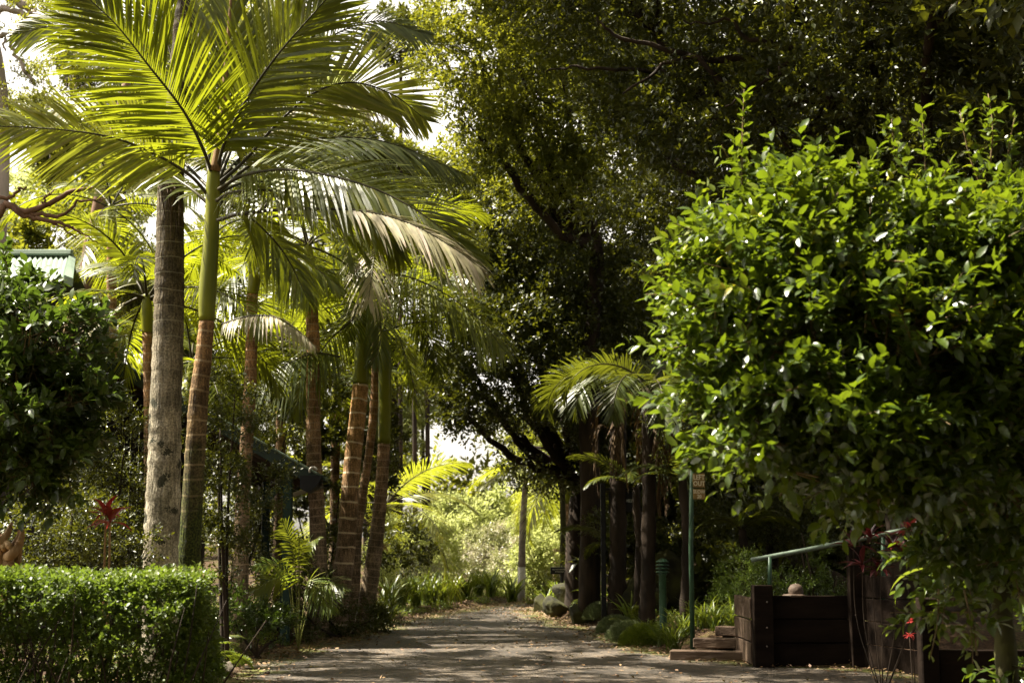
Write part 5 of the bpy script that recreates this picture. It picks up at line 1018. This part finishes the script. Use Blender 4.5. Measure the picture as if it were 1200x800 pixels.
def gate_wall():
    root = empty('retaining_wall', (3.8, ZW, 0.0)); tag(root, 'dark timber retaining wall of stacked planks between square posts', 'wall')
    l = at(900, 776, ZW); r = at(998, 778, ZW - .05); t = at(950, 697, ZW); H = t[2]
    n = 3
    for i in range(n):
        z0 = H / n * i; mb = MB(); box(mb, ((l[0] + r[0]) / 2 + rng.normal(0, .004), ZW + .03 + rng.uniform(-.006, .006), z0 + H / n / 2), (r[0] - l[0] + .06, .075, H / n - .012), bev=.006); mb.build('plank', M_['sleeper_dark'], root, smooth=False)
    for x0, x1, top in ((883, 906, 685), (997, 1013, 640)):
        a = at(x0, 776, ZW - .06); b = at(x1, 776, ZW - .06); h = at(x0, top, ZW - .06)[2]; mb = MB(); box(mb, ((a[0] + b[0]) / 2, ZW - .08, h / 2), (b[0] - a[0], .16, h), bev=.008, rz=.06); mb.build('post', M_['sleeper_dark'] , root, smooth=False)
    # the return along the steps
    for i in range(3):
        mb = MB(); a = at(886, 700, ZW); box(mb, (a[0] - .03, ZW + .75, .16 + i * .28), (.07, 1.3, .26), bev=.006); mb.build('plank', M_['sleeper'], root, smooth=False)
    # bolt heads
    for x0, y0 in ((899, 705), (899, 735), (899, 757), (1003, 720)):
        c = at(x0, y0, ZW - .17); mb = MB(); tube(mb, [c, c + [0, .02, 0]], .012, 6); mb.build('bolt', M_['pole'], root)
    # the darker bay further right, stepping toward the camera
    for i in range(4):
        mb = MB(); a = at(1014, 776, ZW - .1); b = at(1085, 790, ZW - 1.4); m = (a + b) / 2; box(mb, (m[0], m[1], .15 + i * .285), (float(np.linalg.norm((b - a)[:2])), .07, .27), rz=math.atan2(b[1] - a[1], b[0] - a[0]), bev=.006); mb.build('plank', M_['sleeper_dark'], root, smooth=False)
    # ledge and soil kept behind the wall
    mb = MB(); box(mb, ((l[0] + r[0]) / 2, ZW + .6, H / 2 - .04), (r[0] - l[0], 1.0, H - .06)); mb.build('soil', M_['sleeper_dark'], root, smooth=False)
gate_wall()
orn = empty('stone_ornament', tuple(float(v) for v in at(931, 699, ZW + .12))); tag(orn, 'brown domed stone ornament on a flat base atop the plank wall', 'ornament')
bz = np.array(orn.location)
mb = MB(); pr = [(.0, 0), (.13, 0), (.135, .02), (.12, .04), (0, .045)]
def lathe(mb, c, prof, n=20, mat=0):
    th = np.arange(n) / n * 2 * np.pi; V = np.array([[c[0] + r * math.cos(a), c[1] + r * math.sin(a), c[2] + z] for r, z in prof for a in th]); m = len(prof)
    i = np.arange(m - 1)[:, None] * n; j = np.arange(n)[None]; k = (j + 1) % n; mb.add(V, np.stack([i + j, i + k, i + n + k, i + n + j], -1).reshape(-1, 4), mat=mat)
lathe(mb, bz, [(.001, 0), (.15, 0), (.155, .02), (.13, .035), (.001, .04)]); mb.build('base', M_['terracotta'], orn)
mb = MB(); lathe(mb, bz + [.02, 0, .035], [(.09, 0), (.098, .04), (.09, .08), (.065, .115), (.03, .13), (.001, .134)]); mb.build('dome', M_['terracotta'], orn)
hr = empty('handrail', (float(at(905, 690, ZW + .1)[0]), ZW + .1, .8)); tag(hr, 'pale green steel handrail sloping up above the dark plank wall', 'handrail')
mb = MB(); sp = spline([at(880, 656, ZW + .05), at(960, 641, ZW - .1), at(1072, 618, ZW - .3)], 16); tube(mb, sp, .03, 10); mb.build('rail', M_['rail_paint'], hr)
for x, y0, y1 in ((902, 650, 700), (1035, 626, 720)):
    mb = MB(); tube(mb, [at(x, y0 + 2, ZW), at(x, y1, ZW)], .028, 8); mb.build('post', M_['green_paint'], hr)
# green bollard lamp
by = 22.0; bc = at(777, 720, by); g = float(gz(bc[0], by)); bo = empty('bollard_light', (float(bc[0]), by, g)); tag(bo, 'round green bollard lamp with a domed louvred head', 'bollard')
tz = at(777, 655, by)[2]; z = lambda y: at(777, y, by)[2] - g; c0 = np.array([bc[0], by, g])
mb = MB(); lathe(mb, c0, [(.075, 0), (.075, .02), (.058, .03), (.056, z(674)), (.07, z(673)), (.07, z(671)), (.05, z(670))]); mb.build('post', M_['green_paint'], bo)
mb = MB(); lathe(mb, c0, [(.04, z(671)), (.04, z(658))]); mb.build('lamp_core', M_['black'], bo)
for yy in (669.5, 665.5, 661.5): mb = MB(); lathe(mb, c0, [(.045, z(yy) - .005), (.10, z(yy) - .014), (.108, z(yy) - .006), (.06, z(yy) + .022), (.045, z(yy) + .022)]); mb.build('louvre', M_['green_paint'], bo)
mb = MB(); lathe(mb, c0, [(.05, z(659)), (.098, z(658.5)), (.09, z(657.3)), (.06, z(655.3)), (.03, z(654.4)), (.001, z(654.2))]); mb.build('cap', M_['green_paint'], bo)
# sign post with two ochre plates
def text_mesh(s, size, c, rz, mat, parent, name='lettering', d=.003):
    cu = bpy.data.curves.new('t', 'FONT'); cu.body = s; cu.size = size; cu.align_x = 'CENTER'; cu.align_y = 'CENTER'; cu.extrude = d; cu.resolution_u = 2; cu.offset = size * .012
    o = bpy.data.objects.new('t', cu); C.objects.link(o); bpy.context.view_layer.update(); me = bpy.data.meshes.new_from_object(o.evaluated_get(bpy.context.evaluated_depsgraph_get())); bpy.data.objects.remove(o)
    me.materials.clear(); me.materials.append(mat); ob = bpy.data.objects.new(name, me); ob.location = Vector(c) - parent_loc(parent); ob.rotation_euler = (math.pi / 2, 0, rz); return link(ob, parent)
def parent_loc(p):
    v = Vector((0, 0, 0))
    while p is not None: v = v + Vector(p.location); p = p.parent
    return v
sy = 20.5; sc_ = at(811, 715, sy); g = float(gz(sc_[0], sy)); spn = empty('sign_post', (float(sc_[0]), sy, g)); tag(spn, 'tall thin green post carrying two small ochre signs', 'sign post')
mb = MB(); tube(mb, [(sc_[0], sy, g - .1), (sc_[0], sy, 1.5), (float(at(811, 535, sy)[0]), sy, at(811, 535, sy)[2])], (.036, .034, .032), 10); mb.build('post', M_['green_paint'], spn)
for (y0, y1, l1, l2) in ((554, 571, 'LEFT', 'OUT'), (572, 585, 'SLOW', '20')):
    a = at(813, y0, sy - .05); b = at(827, y1, sy - .05); w_ = .21; c = np.array([sc_[0] + .045 + w_ / 2 * math.cos(-.6), sy - .04 + w_/2 * math.sin(.5), (a[2] + b[2]) / 2]); h = a[2] - b[2] - .012
    pl = MB(); box(pl, c, (w_, .006, h), rz=.5, bev=.002); po = pl.build('sign_plate', M_['sign_yellow'], spn, smooth=False)
    nrm_ = np.array([math.sin(.5), -math.cos(.5), 0]) * .006
    for s_, dz in ((l1, h * .22), (l2, -h * .24)): text_mesh(s_, h * .50, c + nrm_ + [0, 0, dz], .5, M_['sign_text'], po)
# black board sign
ky = 26.0; kc = at(708, 735, ky); g = float(gz(kc[0], ky)); ks = empty('garden_sign', (float(kc[0]), ky, g)); tag(ks, 'black board sign hung from a dark post beside the skirted palm', 'sign')
mb = MB(); box(mb, (kc[0], ky, (g + at(708, 566, ky)[2]) / 2), (.09, .09, at(708, 566, ky)[2] - g), bev=.008); mb.build('post', M_['black'], ks, smooth=False)
a = at(713, 576, ky); b = at(748, 600, ky); c = (a + b) / 2
mb = MB(); box(mb, c, (b[0] - a[0], .03, a[2] - b[2]), bev=.006); bd = mb.build('board', M_['black'], ks, smooth=False)
text_mesh('TREATMENT', .085, c + [.02, -.018, .02], 0, M_['dim_text'], bd)
mb = MB(); box(mb, ((kc[0] + b[0]) / 2, ky, a[2] + .05), (b[0] - kc[0] + .05, .04, .04), bev=.004); mb.build('bracket', M_['black'], ks, smooth=False)
# small black sign further on
ky = 35.0; kc = at(660, 705, ky); g = float(gz(kc[0], ky)); k2 = empty('garden_sign', (float(kc[0]), ky, g)); tag(k2, 'small low black sign left of the mossy roadside trunk', 'sign')
mb = MB(); box(mb, (kc[0], ky + .03, (g + at(660, 664, ky)[2]) / 2), (.11, .05, at(660, 664, ky)[2] - g), bev=.006); mb.build('post', M_['black'], k2, smooth=False)
a = at(645, 664, ky); b = at(665, 672.5, ky); c = (a + b) / 2; mb = MB(); box(mb, c, (b[0] - a[0], .03, a[2] - b[2]), bev=.004); bd = mb.build('board', M_['black'], k2, smooth=False)
mb = MB()
for row, (x0, x1) in enumerate(((-.15, .17), (-.08, .12))):
    x = x0
    while x < x1: q = rng.uniform(.008, .02); box(mb, c + [x, -.018, .03 - row * .055], (q, .004, .022)); x += q + .012
mb.build('lettering', M_['dim_text'], bd, smooth=False)
# timber pole with a white foot at the bend
py = 40.0; pc = at(611, 700, py); g = float(gz(pc[0], py)); po = empty('utility_pole', (float(pc[0]), py, g)); tag(po, 'weathered utility pole with a white painted foot at the bend', 'pole')
zt = at(611, 664, py)[2]; mb = MB(); tube(mb, [(pc[0], py, g - .1), (pc[0] + .01, py, zt)], .11, 10); mb.build('painted_foot', M_['white'], po)
mb = MB(); e = at(616, 560, py); tube(mb, spline([(pc[0] + .01, py, zt - .02), (pc[0] + .04, py, 2.0), (e[0], py, e[2])], 12), np.linspace(.105, .08, 12), 10); mb.build('pole', M_['pole'], po)
# plank planter at the bottom right
pb = empty('planter', (3.4, 10.2, 0)); tag(pb, 'dark timber planter corner at the bottom right edge', 'planter')
mb = MB(); a = at(1085, 700, 10.0); h = a[2]; box(mb, (a[0], 10.0, h / 2), (.12, .12, h), bev=.008); mb.build('post', M_['sleeper_dark'], pb, smooth=False)
for i in range(3):
    mb = MB(); box(mb, (a[0] + .85, 10.03, .15 + i * .26), (1.55, .06, .25), bev=.006); mb.build('plank', M_['sleeper_dark'], pb, smooth=False)
# dark gate bay posts on the right
print('triangles', sum(len(m.loops) - 2 * len(m.polygons) for m in bpy.data.meshes), 'objects', len(bpy.data.objects))
